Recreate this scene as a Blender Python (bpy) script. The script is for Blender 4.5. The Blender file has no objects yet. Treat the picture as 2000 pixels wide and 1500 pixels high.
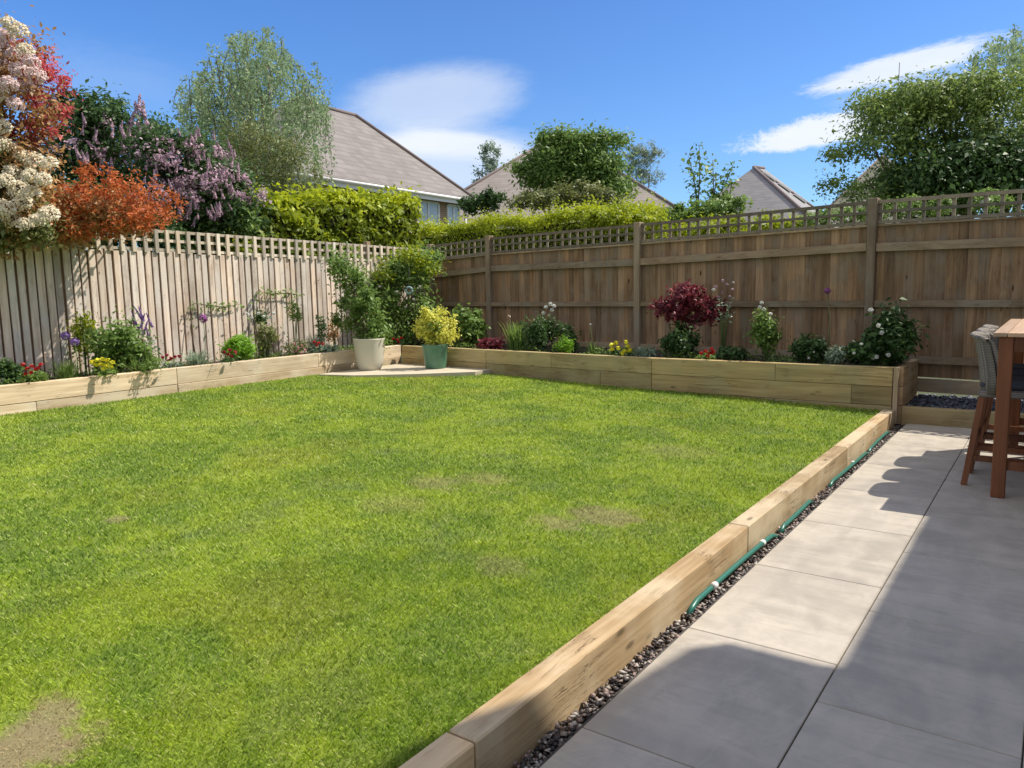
import bpy, math, random
import numpy as np
from mathutils import Matrix, Vector
rng = np.random.default_rng(7); random.seed(7)
SC = bpy.context.scene; COL = SC.collection
R = math.radians

# ---------------------------------------------------------------- camera
CF = 1500.0; CH = 1.46          # focal length in photo pixels, eye height above the patio
AV = np.array([0.57885376, -0.11200147, 0.80770292])   # world +Y (along the patio edge) in camera terms
BV = np.array([0.81519696, 0.05573489, -0.57649592])   # world +X
NV = np.array([0.01955116, 0.99214379, 0.12356561])    # world -Z
cam = bpy.data.cameras.new('camera'); cam_o = bpy.data.objects.new('camera', cam); COL.objects.link(cam_o)
cam.sensor_width = 36; cam.lens = 27.0; cam.clip_end = 3000; cam.clip_start = 0.05
def c2w(k): return Vector((BV[k], AV[k], -NV[k]))
xr, up, bk = c2w(0), -c2w(1), -c2w(2)
M = Matrix(((xr.x, up.x, bk.x, 0), (xr.y, up.y, bk.y, 0), (xr.z, up.z, bk.z, CH), (0, 0, 0, 1)))
cam_o.matrix_world = M; SC.camera = cam_o
SC.render.resolution_x = 1024; SC.render.resolution_y = 768

def ray(x, y):
    r = np.array([x - 1000, y - 750, CF]); return np.array([r @ BV, r @ AV, -(r @ NV)])
def at_z(x, y, z):
    r = ray(x, y); t = (z - CH) / r[2]; return np.array([r[0] * t, r[1] * t, z])
def at_d(x, y, D):
    r = ray(x, y) * (D / CF); return np.array([r[0], r[1], r[2] + CH])

# ---------------------------------------------------------------- light
SUN = Vector((0.477, 0.595, 1.0)).normalized()
EL = math.asin(SUN.z); AZ = math.atan2(SUN.x, SUN.y)
sl = bpy.data.lights.new('sun', 'SUN'); so = bpy.data.objects.new('sun', sl); COL.objects.link(so)
sl.energy = 4.5; sl.angle = R(0.53); sl.color = (1.0, 0.93, 0.82)
so.rotation_euler = SUN.to_track_quat('Z', 'Y').to_euler(); so.location = (6, 8, 12)
world = bpy.data.worlds.new('World'); SC.world = world; world.use_nodes = True
SKY_STRENGTH = 0.15
SC.view_settings.view_transform = 'Standard'; SC.view_settings.look = 'None'
SC.view_settings.exposure = 0.4; SC.view_settings.gamma = 1.0
SC.cycles.max_bounces = 8; SC.cycles.transparent_max_bounces = 8
SC.cycles.diffuse_bounces = 3; SC.cycles.glossy_bounces = 2; SC.cycles.transmission_bounces = 3

class NT:
    def __init__(s, nt): s.nt = nt
    def n(s, t, **kw):
        x = s.nt.nodes.new(t)
        for k, v in kw.items(): setattr(x, k, v)
        return x
    def l(s, a, b): s.nt.links.new(a, b)
    def m(s, op, a, b=None, c=None, clamp=False):
        x = s.n('ShaderNodeMath', operation=op); x.use_clamp = clamp
        for i, v in enumerate((a, b, c)):
            if v is None: continue
            if isinstance(v, (int, float)): x.inputs[i].default_value = v
            else: s.l(v, x.inputs[i])
        return x.outputs[0]
    def mix(s, f, a, b, mode='MIX'):
        x = s.n('ShaderNodeMix', data_type='RGBA', blend_type=mode)
        for i, v in ((0, f), (6, a), (7, b)):
            if isinstance(v, (int, float)): x.inputs[i].default_value = v
            elif isinstance(v, (tuple, list)): x.inputs[i].default_value = (*v[:3], 1)
            else: s.l(v, x.inputs[i])
        return x.outputs[2]
    def noise(s, vec, scale, detail=3, rough=0.55, dist=0.0):
        x = s.n('ShaderNodeTexNoise'); x.inputs['Scale'].default_value = scale
        x.inputs['Detail'].default_value = detail; x.inputs['Roughness'].default_value = rough
        x.inputs['Distortion'].default_value = dist
        if vec is not None: s.l(vec, x.inputs['Vector'])
        return x.outputs['Fac']
    def ss(s, v, a, b):
        x = s.n('ShaderNodeMapRange', interpolation_type='SMOOTHSTEP')
        s.l(v, x.inputs[0]); x.inputs[1].default_value = a; x.inputs[2].default_value = b
        return x.outputs[0]
    def map(s, vec, scale=(1, 1, 1), rot=(0, 0, 0), loc=(0, 0, 0)):
        x = s.n('ShaderNodeMapping'); s.l(vec, x.inputs[0])
        x.inputs['Scale'].default_value = scale; x.inputs['Rotation'].default_value = rot; x.inputs['Location'].default_value = loc
        return x.outputs[0]

def build_sky():
    nt = world.node_tree; nt.nodes.clear(); g = NT(nt)
    sky = g.n('ShaderNodeTexSky', sky_type='NISHITA'); sky.sun_disc = False
    sky.sun_elevation = EL; sky.sun_rotation = AZ; sky.altitude = 50
    sky.air_density = 1.0; sky.dust_density = 0.35; sky.ozone_density = 2.2
    tc = g.n('ShaderNodeTexCoord'); d = tc.outputs['Generated']
    sep = g.n('ShaderNodeSeparateXYZ'); g.l(d, sep.inputs[0])
    az = g.m('ARCTAN2', sep.outputs[0], sep.outputs[1]); el = g.m('ARCSINE', sep.outputs[2])
    comb = g.n('ShaderNodeCombineXYZ'); g.l(az, comb.inputs[0]); g.l(el, comb.inputs[1]); ae = comb.outputs[0]
    def azel(x, y):
        r = ray(x, y); return math.atan2(r[0], r[1]), math.asin(r[2] / np.linalg.norm(r))
    def lens(px, py, qx, qy, thick, amp=0.25, scale=14, stretch=5, soft=0.55, skew=0.0, up_=1.0, dn=1.0):
        a0, e0 = azel(px, py); a1, e1 = azel(qx, qy)
        ca, ce = (a0 + a1) / 2, (e0 + e1) / 2; hl = math.hypot(a1 - a0, e1 - e0) / 2; th = math.atan2(e1 - e0, a1 - a0)
        da = g.m('SUBTRACT', az, ca); de = g.m('SUBTRACT', el, ce)
        p = g.m('ADD', g.m('MULTIPLY', da, math.cos(th)), g.m('MULTIPLY', de, math.sin(th)))
        q = g.m('SUBTRACT', g.m('MULTIPLY', de, math.cos(th)), g.m('MULTIPLY', da, math.sin(th)))
        p = g.m('DIVIDE', p, hl); q = g.m('DIVIDE', q, thick / CF)
        c2 = g.n('ShaderNodeCombineXYZ'); g.l(g.m('MULTIPLY', p, hl * scale), c2.inputs[0]); g.l(g.m('MULTIPLY', q, thick / CF * scale * stretch), c2.inputs[1])
        nz = g.noise(c2.outputs[0], 1.0, 8, 0.70, 0.6); nf = g.noise(c2.outputs[0], 5.5, 6, 0.7, 0.8)
        nz = g.m('ADD', g.m('MULTIPLY', nz, .72), g.m('MULTIPLY', nf, .28))
        q = g.m('ADD', q, g.m('MULTIPLY', g.m('MULTIPLY', p, p), skew))
        q = g.m('ADD', g.m('MULTIPLY', g.m('MAXIMUM', q, 0.0), up_), g.m('MULTIPLY', g.m('MINIMUM', q, 0.0), dn))
        r = g.m('SQRT', g.m('ADD', g.m('POWER', g.m('ABSOLUTE', p), 2.0), g.m('POWER', g.m('ABSOLUTE', q), 2.0)))
        r = g.m('ADD', r, g.m('MULTIPLY', g.m('SUBTRACT', nz, 0.5), amp * 4))
        return g.m('SUBTRACT', 1.0, g.ss(r, 1 - soft, 1 + soft * 0.5)), nz
    a, _ = lens(668, 215, 1025, 172, 60, 0.15, 12, 4, 0.45)
    b, nb = lens(655, 262, 1075, 285, 21, 0.22, 14, 5, 0.55, skew=1.4, dn=.7)
    c, _ = lens(680, 305, 1075, 318, 66, 0.17, 11, 4, 0.5)
    d2, nd = lens(1575, 174, 1965, 76, 22, 0.38, 20, 4, 0.42)
    e, ne = lens(1440, 290, 1800, 228, 33, 0.42, 30, 1.4, 0.32, up_=1.0, dn=1.7)
    h, _ = lens(1640, 195, 1960, 140, 22, 0.3, 22, 4, 0.9)
    k, _ = lens(1700, 240, 2100, 215, 45, 0.35, 20, 2, 0.9)
    i, _ = lens(-50, 120, 420, 190, 60, 0.5, 9, 3, 1.0)
    mask = g.m('MULTIPLY', a, 0.50)
    for v, s_ in ((b, 0.75), (c, 0.58), (d2, 0.92), (e, 0.95), (h, 0.35), (k, 0.55), (i, 0.10)):
        mask = g.m('SUBTRACT', 1.0, g.m('MULTIPLY', g.m('SUBTRACT', 1.0, mask), g.m('SUBTRACT', 1.0, g.m('MULTIPLY', v, s_))))
    lp = g.noise(g.map(ae, (3, 9, 1)), 2.0, 4, 0.6)
    mask = g.m('MULTIPLY', mask, g.m('ADD', 0.75, g.m('MULTIPLY', lp, 0.45)), clamp=True)
    tint = g.mix(1.0, sky.outputs[0], (0.335, 0.525, 0.80), 'MULTIPLY'); tint = g.mix(g.m('SUBTRACT', 1.0, g.ss(el, .05, .42)), tint, g.mix(1.0, tint, (1.22, 1.10, 1.0), 'MULTIPLY')); tint = g.mix(g.m('SUBTRACT', 1.0, g.ss(az, -1.3, -.55)), tint, g.mix(1.0, tint, (1.05, 1.17, 1.2), 'MULTIPLY'))
    # white fill glow added overhead and southward, out of view, to brighten the shade
    azn = g.m('ABSOLUTE', g.m('ADD', az, 0.62)); south = g.ss(azn, 1.0, 1.9); high = g.ss(el, 0.55, 0.95)
    fill_veil = g.m('MAXIMUM', g.m('MULTIPLY', south, g.ss(el, 0.0, 0.2)), high)
    fill_veil = g.m('MULTIPLY', fill_veil, g.m('ADD', 0.45, g.m('MULTIPLY', lp, 0.6)), clamp=True)
    tint = g.mix(fill_veil, tint, (4.6, 4.55, 4.75))
    colr = g.mix(mask, tint, (4.7, 4.95, 5.25))
    bg = g.n('ShaderNodeBackground'); g.l(colr, bg.inputs[0]); bg.inputs[1].default_value = SKY_STRENGTH
    out = g.n('ShaderNodeOutputWorld'); g.l(bg.outputs[0], out.inputs[0])
build_sky()

# ---------------------------------------------------------------- materials
def new_mat(name):
    m = bpy.data.materials.new(name); m.use_nodes = True; nt = m.node_tree; nt.nodes.clear(); g = NT(nt)
    out = g.n('ShaderNodeOutputMaterial'); pb = g.n('ShaderNodeBsdfPrincipled'); g.l(pb.outputs[0], out.inputs[0])
    return m, g, pb, out
def setc(g, sock, c):
    if isinstance(c, (tuple, list)): sock.default_value = (*c[:3], 1)
    else: g.l(c, sock)
def attr(g, name='rnd'):
    a = g.n('ShaderNodeAttribute'); a.attribute_name = name; return a.outputs['Fac']
def pos(g): return g.n('ShaderNodeNewGeometry').outputs['Position']
def bump(g, pb, h, strength=0.3, dist=0.01):
    b = g.n('ShaderNodeBump'); b.inputs['Strength'].default_value = strength; b.inputs['Distance'].default_value = dist
    g.l(h, b.inputs['Height']); g.l(b.outputs[0], pb.inputs['Normal'])

def plain(name, c, rough=0.6, metal=0.0, var=0.12, scale=8):
    m, g, pb, _ = new_mat(name)
    nz = g.noise(pos(g), scale, 4)
    cc = g.mix(nz, tuple(v * (1 - var) for v in c), tuple(min(1, v * (1 + var)) for v in c))
    setc(g, pb.inputs['Base Color'], cc); pb.inputs['Roughness'].default_value = rough; pb.inputs['Metallic'].default_value = metal
    return m

def leafmat(name, dark, mid, light, trans=0.3, rough=0.5, k=1.75):
    dark, mid, light = [tuple(min(.9, q * (k if name.startswith('leaf') else 1.1)) for q in c_) for c_ in (dark, mid, light)]
    m, g, pb, out = new_mat(name)
    r = attr(g); cr = g.n('ShaderNodeValToRGB'); g.l(r, cr.inputs[0])
    cr.color_ramp.elements[0].color = (*dark, 1); cr.color_ramp.elements[1].color = (*light, 1)
    e = cr.color_ramp.elements.new(0.5); e.color = (*mid, 1)
    nz = g.noise(pos(g), 2.5, 2)
    c = g.mix(0.35, cr.outputs[0], g.mix(nz, dark, light))
    g.l(c, pb.inputs['Base Color']); pb.inputs['Roughness'].default_value = rough
    pb.inputs['Specular IOR Level'].default_value = 0.35
    t = g.n('ShaderNodeBsdfTranslucent'); g.l(g.mix(0.5, c, light), t.inputs[0])
    mx = g.n('ShaderNodeMixShader'); mx.inputs[0].default_value = trans
    g.l(pb.outputs[0], mx.inputs[1]); g.l(t.outputs[0], mx.inputs[2]); g.l(mx.outputs[0], out.inputs[0])
    return m

def wood(name, axis, c1, c2, knots=0.5, grain=1.0, rough=0.75, weather=None, crack=0.0):
    """axis: the direction the grain runs, 0 1 2"""
    m, g, pb, _ = new_mat(name)
    P = pos(g); r = attr(g)
    off = g.n('ShaderNodeCombineXYZ')
    for i in range(3): g.l(g.m('MULTIPLY', r, 13.7 + 5 * i), off.inputs[i])
    va = g.n('ShaderNodeVectorMath', operation='ADD'); g.l(P, va.inputs[0]); g.l(off.outputs[0], va.inputs[1]); P2 = va.outputs[0]
    s1 = [38 * grain] * 3; s1[axis] = 1.6 * grain
    s2 = [9] * 3; s2[axis] = 1.1
    fine = g.noise(g.map(P2, s1), 1.0, 4, 0.6, 0.3)
    broad = g.noise(g.map(P2, s2), 1.0, 3, 0.5, 0.8)
    f = g.m('ADD', g.m('MULTIPLY', fine, 0.55), g.m('MULTIPLY', broad, 0.45))
    f = g.ss(f, 0.3, 0.7)
    c = g.mix(f, c1, c2)
    bright = g.m('ADD', 0.62, g.m('MULTIPLY', r, 0.62))
    cb = g.n('ShaderNodeCombineXYZ')
    for i in range(3): g.l(bright, cb.inputs[i])
    c = g.mix(1.0, c, cb.outputs[0], 'MULTIPLY')
    hz_ = g.m('FRACT', g.m('MULTIPLY', r, 7.31)); c = g.mix(g.m('MULTIPLY', hz_, .45), c, g.mix(1.0, c, (.95, .78, .62), 'MULTIPLY'))
    if weather:
        w_ = g.ss(g.noise(P2, 1.7, 4, 0.6), 0.42, 0.68); c = g.mix(g.m('MULTIPLY', w_, 0.7), c, weather)
    vs = [5.5] * 3; vs[axis] = 2.0
    vo = g.n('ShaderNodeTexVoronoi'); vo.inputs['Scale'].default_value = 1.0; g.l(g.map(P2, vs), vo.inputs['Vector'])
    kn = g.m('SUBTRACT', 1.0, g.ss(vo.outputs['Distance'], 0.03, 0.11))
    c = g.mix(g.m('MULTIPLY', kn, knots), c, tuple(v * 0.25 for v in c1))
    h = fine
    if crack:
        cs = [26] * 3; cs[axis] = 1.3
        cr = g.noise(g.map(P2, cs), 1.0, 5, 0.7, 0.6)
        ck = g.m('SUBTRACT', 1.0, g.ss(g.m('ABSOLUTE', g.m('SUBTRACT', cr, 0.5)), 0.0, 0.018))
        ck = g.m('MULTIPLY', ck, g.ss(g.noise(P2, 3.0, 2), 0.5, 0.6))
        c = g.mix(g.m('MULTIPLY', ck, crack), c, tuple(v * 0.3 for v in c1))
        h = g.m('SUBTRACT', fine, g.m('MULTIPLY', ck, 1.5))
    g.l(c, pb.inputs['Base Color']); pb.inputs['Roughness'].default_value = rough
    pb.inputs['Specular IOR Level'].default_value = 0.25
    bump(g, pb, h, 0.5, 0.004)
    return m

# ---------------------------------------------------------------- mesh helpers
class MB:
    def __init__(s): s.v = []; s.f = []; s.r = []; s.sm = []
    def add(s, verts, faces, rnd=0.5, smooth=False):
        o = len(s.v); s.v.extend([tuple(map(float, v)) for v in verts])
        for f in faces: s.f.append(tuple(i + o for i in f)); s.r.append(rnd); s.sm.append(smooth)
    def box(s, c, d, rot=0.0, rnd=None, bev=0.0, mat=None):
        """c centre, d full sizes; bev chamfers every edge"""
        if rnd is None: rnd = random.random()
        hx, hy, hz = d[0] / 2, d[1] / 2, d[2] / 2; b = min(bev, hx * .9, hy * .9, hz * .9)
        vs = []; fs = []
        if b <= 0:
            for sx in (-1, 1):
                for sy in (-1, 1):
                    for sz in (-1, 1): vs.append((sx * hx, sy * hy, sz * hz))
            fs = [(0, 1, 3, 2), (4, 6, 7, 5), (0, 4, 5, 1), (2, 3, 7, 6), (0, 2, 6, 4), (1, 5, 7, 3)]
        else:
            idx = {}
            for sx in (-1, 1):
                for sy in (-1, 1):
                    for sz in (-1, 1):
                        idx[(sx, sy, sz, 0)] = len(vs); vs.append((sx * hx, sy * (hy - b), sz * (hz - b)))
                        idx[(sx, sy, sz, 1)] = len(vs); vs.append((sx * (hx - b), sy * hy, sz * (hz - b)))
                        idx[(sx, sy, sz, 2)] = len(vs); vs.append((sx * (hx - b), sy * (hy - b), sz * hz))
            I = idx
            for s_ in (-1, 1):
                q = [I[(s_, -1, -1, 0)], I[(s_, 1, -1, 0)], I[(s_, 1, 1, 0)], I[(s_, -1, 1, 0)]]; fs.append(tuple(q if s_ > 0 else q[::-1]))
                q = [I[(-1, s_, -1, 1)], I[(-1, s_, 1, 1)], I[(1, s_, 1, 1)], I[(1, s_, -1, 1)]]; fs.append(tuple(q if s_ > 0 else q[::-1]))
                q = [I[(-1, -1, s_, 2)], I[(1, -1, s_, 2)], I[(1, 1, s_, 2)], I[(-1, 1, s_, 2)]]; fs.append(tuple(q if s_ > 0 else q[::-1]))
            for a_ in (-1, 1):
                for b_ in (-1, 1):
                    fs.append((I[(a_, b_, -1, 0)], I[(a_, b_, 1, 0)], I[(a_, b_, 1, 1)], I[(a_, b_, -1, 1)]))
                    fs.append((I[(a_, -1, b_, 0)], I[(a_, 1, b_, 0)], I[(a_, 1, b_, 2)], I[(a_, -1, b_, 2)]))
                    fs.append((I[(-1, a_, b_, 1)], I[(1, a_, b_, 1)], I[(1, a_, b_, 2)], I[(-1, a_, b_, 2)]))
                    for c_ in (-1, 1): fs.append((I[(a_, b_, c_, 0)], I[(a_, b_, c_, 1)], I[(a_, b_, c_, 2)]))
        ca, sa = math.cos(rot), math.sin(rot)
        vs = [(c[0] + x * ca - y * sa, c[1] + x * sa + y * ca, c[2] + z) for x, y, z in vs]
        s.add(vs, fs, rnd)
    def beam(s, p, q, w, h, rnd=None, upv=(0, 0, 1)):
        """box from p to q, w across, h along up"""
        if rnd is None: rnd = random.random()
        p = Vector(p); q = Vector(q); d = (q - p).normalized(); sd = d.cross(Vector(upv))
        if sd.length < 1e-4: sd = d.cross(Vector((1, 0, 0)))
        sd.normalize(); u = sd.cross(d).normalized()
        vs = []
        for e in (p, q):
            for a, b in ((-1, -1), (1, -1), (1, 1), (-1, 1)): vs.append(e + sd * a * w / 2 + u * b * h / 2)
        s.add(vs, [(0, 1, 2, 3), (7, 6, 5, 4), (0, 4, 5, 1), (1, 5, 6, 2), (2, 6, 7, 3), (3, 7, 4, 0)], rnd)
    def tube(s, pts, rad, k=8, rnd=0.5, cap=True):
        pts = [Vector(p) for p in pts]; n = len(pts)
        if isinstance(rad, (int, float)): rad = [rad] * n
        vs = []; fs = []; ref = Vector((0.3, 0.2, 1)).normalized()
        for i, p in enumerate(pts):
            d = (pts[min(i + 1, n - 1)] - pts[max(i - 1, 0)]).normalized()
            a = d.cross(ref)
            if a.length < .05: a = d.cross(Vector((1, 0, 0)))
            a.normalize(); b = d.cross(a)
            for j in range(k):
                t = 2 * math.pi * j / k; vs.append(p + (a * math.cos(t) + b * math.sin(t)) * rad[i])
        for i in range(n - 1):
            for j in range(k):
                fs.append((i * k + j, i * k + (j + 1) % k, (i + 1) * k + (j + 1) % k, (i + 1) * k + j))
        if cap: fs.append(tuple(range(k))[::-1]); fs.append(tuple(range((n - 1) * k, n * k)))
        s.add(vs, fs, rnd, True)
    def lathe(s, prof, c=(0, 0, 0), k=40, rnd=0.5):
        vs = []; fs = []; n = len(prof)
        for r_, z in prof:
            for j in range(k):
                t = 2 * math.pi * j / k; vs.append((c[0] + r_ * math.cos(t), c[1] + r_ * math.sin(t), c[2] + z))
        for i in range(n - 1):
            for j in range(k): fs.append((i * k + j, i * k + (j + 1) % k, (i + 1) * k + (j + 1) % k, (i + 1) * k + j))
        s.add(vs, fs, rnd, True)
    def build(s, name, mat, parent=None, loc=None):
        me = bpy.data.meshes.new(name); me.from_pydata(s.v, [], s.f); me.update()
        a = me.attributes.new('rnd', 'FLOAT', 'FACE'); a.data.foreach_set('value', np.array(s.r, dtype=np.float32))
        me.polygons.foreach_set('use_smooth', np.array(s.sm, dtype=bool))
        return link(name, me, mat, parent)
def link(name, me, mat, parent=None):
    if mat is not None and not me.materials: me.materials.append(mat)
    o = bpy.data.objects.new(name, me); COL.objects.link(o)
    if parent is not None:
        o.parent = parent; o.matrix_parent_inverse = Matrix.Translation(-parent.location)
    return o
def raw_mesh(name, V, F, rnd, mat, parent=None, k=4):
    """V (n,3) points, F (m,k) faces, rnd (m,)"""
    me = bpy.data.meshes.new(name); n, m = len(V), len(F)
    me.vertices.add(n); me.vertices.foreach_set('co', V.astype(np.float32).ravel())
    me.loops.add(m * k); me.loops.foreach_set('vertex_index', F.astype(np.int32).ravel())
    me.polygons.add(m); me.polygons.foreach_set('loop_start', (np.arange(m) * k).astype(np.int32))
    try: me.polygons.foreach_set('loop_total', np.full(m, k, dtype=np.int32))
    except Exception: pass
    me.update(calc_edges=True)
    a = me.attributes.new('rnd', 'FLOAT', 'FACE'); a.data.foreach_set('value', rnd.astype(np.float32))
    return link(name, me, mat, parent)
def thing(name, label, cat, loc=(0, 0, 0), group=None):
    o = bpy.data.objects.new(name, None); COL.objects.link(o); o.location = [float(v) for v in loc]; o.empty_display_size = 0.1
    tag(o, label, cat, group); return o
def tag(o, label, cat, group=None, kind=None):
    o['label'] = label; o['category'] = cat
    if group: o['group'] = group
    if kind: o['kind'] = kind
    return o
def struct(o, label=None, cat=None, kind='structure'):
    o['kind'] = kind
    if label: o['label'] = label
    if cat: o['category'] = cat
    return o
def copy_part(o, parent, loc, rot=(0, 0, 0), scale=1.0):
    c = o.copy(); COL.objects.link(c); c.parent = parent
    c.matrix_parent_inverse = Matrix.Translation(-parent.location)
    c.location = [float(v) for v in loc]; c.rotation_euler = rot
    c.scale = (scale,) * 3 if isinstance(scale, (int, float)) else scale
    return c

# ---------------------------------------------------------------- foliage
def unit(v): return v / np.maximum(np.linalg.norm(v, axis=-1, keepdims=True), 1e-9)
def leaf_arrays(P, size, nrm, aspect=0.5, jitter=0.8, droop=0.0, sizevar=0.35):
    n = len(P); L = size * (1 + sizevar * rng.standard_normal(n)).clip(0.4, 1.8)
    N = unit(nrm + jitter * rng.standard_normal((n, 3)))
    T = unit(np.cross(N, rng.standard_normal((n, 3)))); T[:, 2] -= droop; T = unit(T)
    S = unit(np.cross(N, T)); N = np.cross(T, S)
    L = L[:, None]; W = L * aspect
    a = P - T * L * .5; b = P + S * W * .5 + N * L * .08 - T * L * .05; c = P + T * L * .5 - N * L * 0.06; d = P - S * W * .5 + N * L * .08 - T * L * .05
    V = np.stack([a, b, c, d], 1).reshape(-1, 3)
    return V
def leaves(name, P, size, mat, parent=None, nrm=None, rnd=None, **kw):
    if nrm is None: nrm = np.tile([0, 0, 1.0], (len(P), 1))
    V = leaf_arrays(P, size, nrm, **kw); n = len(P); F = np.arange(4 * n).reshape(n, 4)
    if rnd is None: rnd = rng.random(n)
    return raw_mesh(name, V, F, rnd, mat, parent)
def clumps_pts(clumps, n, sub=14, tight=0.30, shell=0.45):
    """points in leaf sprays scattered over the outside of ellipsoid clumps"""
    C = np.array([c[:3] for c in clumps]); Rr = np.array([c[3:6] for c in clumps])
    vol = Rr.prod(1) ** (2 / 3); w_ = vol / vol.sum()
    P = []; N = []; Q = []
    for i in range(len(clumps)):
        m = max(1, int(n * w_[i])); k = max(4, int(sub * (0.6 + 0.8 * rng.random())))
        dirs = unit(rng.standard_normal((k, 3))); rad = shell + (1 - shell) * rng.random((k, 1)) ** 0.5
        cen = dirs * rad; tone = rng.random(k)
        pick = rng.integers(0, k, m)
        rm = Rr[i].prod() ** (1 / 3); cs_ = (0.55 + 0.9 * rng.random(k))[pick][:, None]
        q = cen[pick] * 0.82 + rng.standard_normal((m, 3)).clip(-1.7, 1.7) * tight * 0.66 * cs_ * (0.5 + rng.random((m, 1))) * (rm / Rr[i])
        nn = unit(q + 1e-3) * 0.8 + np.array([0, 0, 0.7])
        P.append(C[i] + q * Rr[i]); N.append(nn); Q.append((tone[pick] * 0.5 + 0.5 * rng.random(m)))
    return np.concatenate(P), np.concatenate(N), np.concatenate(Q)
def px_clump(x, y, w, h, D, depth=None):
    """an ellipsoid of the size it has in the photo, at depth D"""
    c = at_d(x, y, D); rx = w * D / CF / 2; rz = h * D / CF / 2
    return (c[0], c[1], c[2], rx if depth is None else depth, rx if depth is None else depth, rz)
def limb_mesh(name, base, tips, r0, mat, parent, mid=0.5):
    mb = MB(); base = Vector(base)
    for t in tips:
        t = Vector(t); m1 = base.lerp(t, 0.35) + Vector((random.uniform(-.1, .1), random.uniform(-.1, .1), .08)) * (t - base).length * .5
        m2 = base.lerp(t, 0.7) + Vector((random.uniform(-.1, .1), random.uniform(-.1, .1), 0.04)) * (t - base).length * .5
        mb.tube([base, m1, m2, t], [r0, r0 * .6, r0 * .38, r0 * .12], 6, random.random())
    return mb.build(name, mat, parent)
def tree(name, label, cat, clumps, base, n, size, lmat, bmat, trunk_r=0.12, group=None, jitter=0.8, aspect=0.5, sub=14, tight=0.30, shell=0.45, part='foliage', droop=0, fork=0.35, fkp=None):
    t = thing(name, label, cat, base, group)
    C = [Vector(c[:3]) for c in clumps]; cen = sum(C, Vector()) / len(C); b = Vector([float(v) for v in base])
    fk = b.lerp(Vector((cen.x, cen.y, b.z + (cen.z - b.z) * fork * 1.6)), fork * 1.2)
    if fkp: fk = Vector(fkp)
    mb = MB(); mb.tube([b, b.lerp(fk, .5) + Vector((.03, .02, 0)), fk], [trunk_r, trunk_r * .85, trunk_r * .7], 10, .5)
    for c in C:
        e = c.copy(); m1 = fk.lerp(e, .4) + Vector((random.uniform(-.15, .15), random.uniform(-.15, .15), .1)); m2 = fk.lerp(e, .75) + Vector((0, 0, .05))
        mb.tube([fk, m1, m2, e + Vector((0, 0, .1))], [trunk_r * .55, trunk_r * .35, trunk_r * .22, trunk_r * .08], 6, .5)
    mb.build('trunk', bmat, t)
    P, N, Q = clumps_pts(clumps, n, sub, tight, shell)
    leaves(part, P, size, lmat, t, N, Q, jitter=jitter, aspect=aspect, droop=droop)
    return t
# flower prototypes built once, then copied
def petals_mesh(name, kind, mat):
    P = []; N = []; sz = 0.3
    if kind == 'ball':      # allium head, radius 1
        d = unit(rng.standard_normal((220, 3))); P = d * .9; N = d; sz = .38
    elif kind == 'spike':   # lilac or lupin, height 2, radius .35
        z = rng.random(170); a = rng.random(170) * 6.283; r_ = (.42 * (1 - z) + .08)
        P = np.stack([r_ * np.cos(a), r_ * np.sin(a), z * 2 - 1], 1); N = np.stack([np.cos(a), np.sin(a), .4 + 0 * a], 1); sz = .32
    elif kind == 'dome':    # flat dome of florets, radius 1
        a = rng.random(330) * 6.283; r_ = np.sqrt(rng.random(330)); P = np.stack([r_ * np.cos(a), r_ * np.sin(a), .75 * np.sqrt(1 - r_ ** 2 * .95) - .2 * r_ ** 2 + .13 * rng.standard_normal(330)], 1)
        N = unit(P + [0, 0, .3]); sz = .25
    elif kind == 'bloom':   # ruffled bloom, radius 1
        k = 26; d = unit(rng.standard_normal((k, 3)) + [0, 0, .5]); P = d * (.25 + .5 * rng.random((k, 1))); N = d; sz = 1.0
    P = np.array(P); N = np.array(N)
    V = leaf_arrays(P, sz, N, aspect=.8, jitter=.35); n = len(P); F = np.arange(4 * n).reshape(n, 4)
    o = raw_mesh(name, V, F, rng.random(n), mat); me = o.data; bpy.data.objects.remove(o); return me
_fl = {}
def flower_at(kind, mat, parent, loc, s, rot=(0, 0, 0), name='flower'):
    key = (kind, mat.name)
    if key not in _fl: _fl[key] = petals_mesh(name, kind, mat)
    o = link(name, _fl[key], mat, parent); o.location = [float(v) for v in loc]; o.rotation_euler = rot
    o.scale = (s,) * 3 if isinstance(s, (int, float)) else s
    return o

# ================================================================ MATERIALS
LM = leafmat
M_green = LM('leaf_mid_green', (.022, .05, .010), (.07, .13, .024), (.19, .27, .065), .35)
M_dkgreen = LM('leaf_dark_green', (.010, .028, .008), (.028, .065, .015), (.07, .12, .035))
M_olive = LM('leaf_olive', (.04, .055, .015), (.09, .11, .035), (.19, .20, .07))
M_laurel = LM('leaf_laurel', (.025, .05, .005), (.13, .19, .010), (.38, .42, .02), .40, k=1.55)
M_lime = LM('leaf_lime', (.05, .11, .006), (.10, .22, .012), (.19, .34, .03), .4)
M_birch = LM('leaf_birch', (.07, .115, .05), (.14, .20, .095), (.29, .36, .19), .34, k=1.7)
M_red = LM('leaf_red', (.12, .012, .015), (.32, .035, .045), (.50, .12, .12), .4)
M_orange = LM('leaf_orange', (.14, .028, .008), (.33, .06, .018), (.46, .17, .05), .35)
M_bronze = LM('leaf_bronze', (.10, .06, .018), (.24, .13, .05), (.40, .24, .10), .3)
M_acer = LM('leaf_acer', (.010, .003, .006), (.045, .007, .014), (.28, .045, .06), .25)
M_yellow = LM('leaf_yellow', (.48, .46, .02), (.82, .80, .07), (.88, .88, .30), .3, k=1.0)
M_grey = LM('leaf_grey_green', (.06, .085, .05), (.13, .17, .11), (.24, .30, .22), .25)
F_cream = LM('petal_cream', (.50, .40, .24), (.70, .60, .42), (.85, .78, .62), .2)
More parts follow.
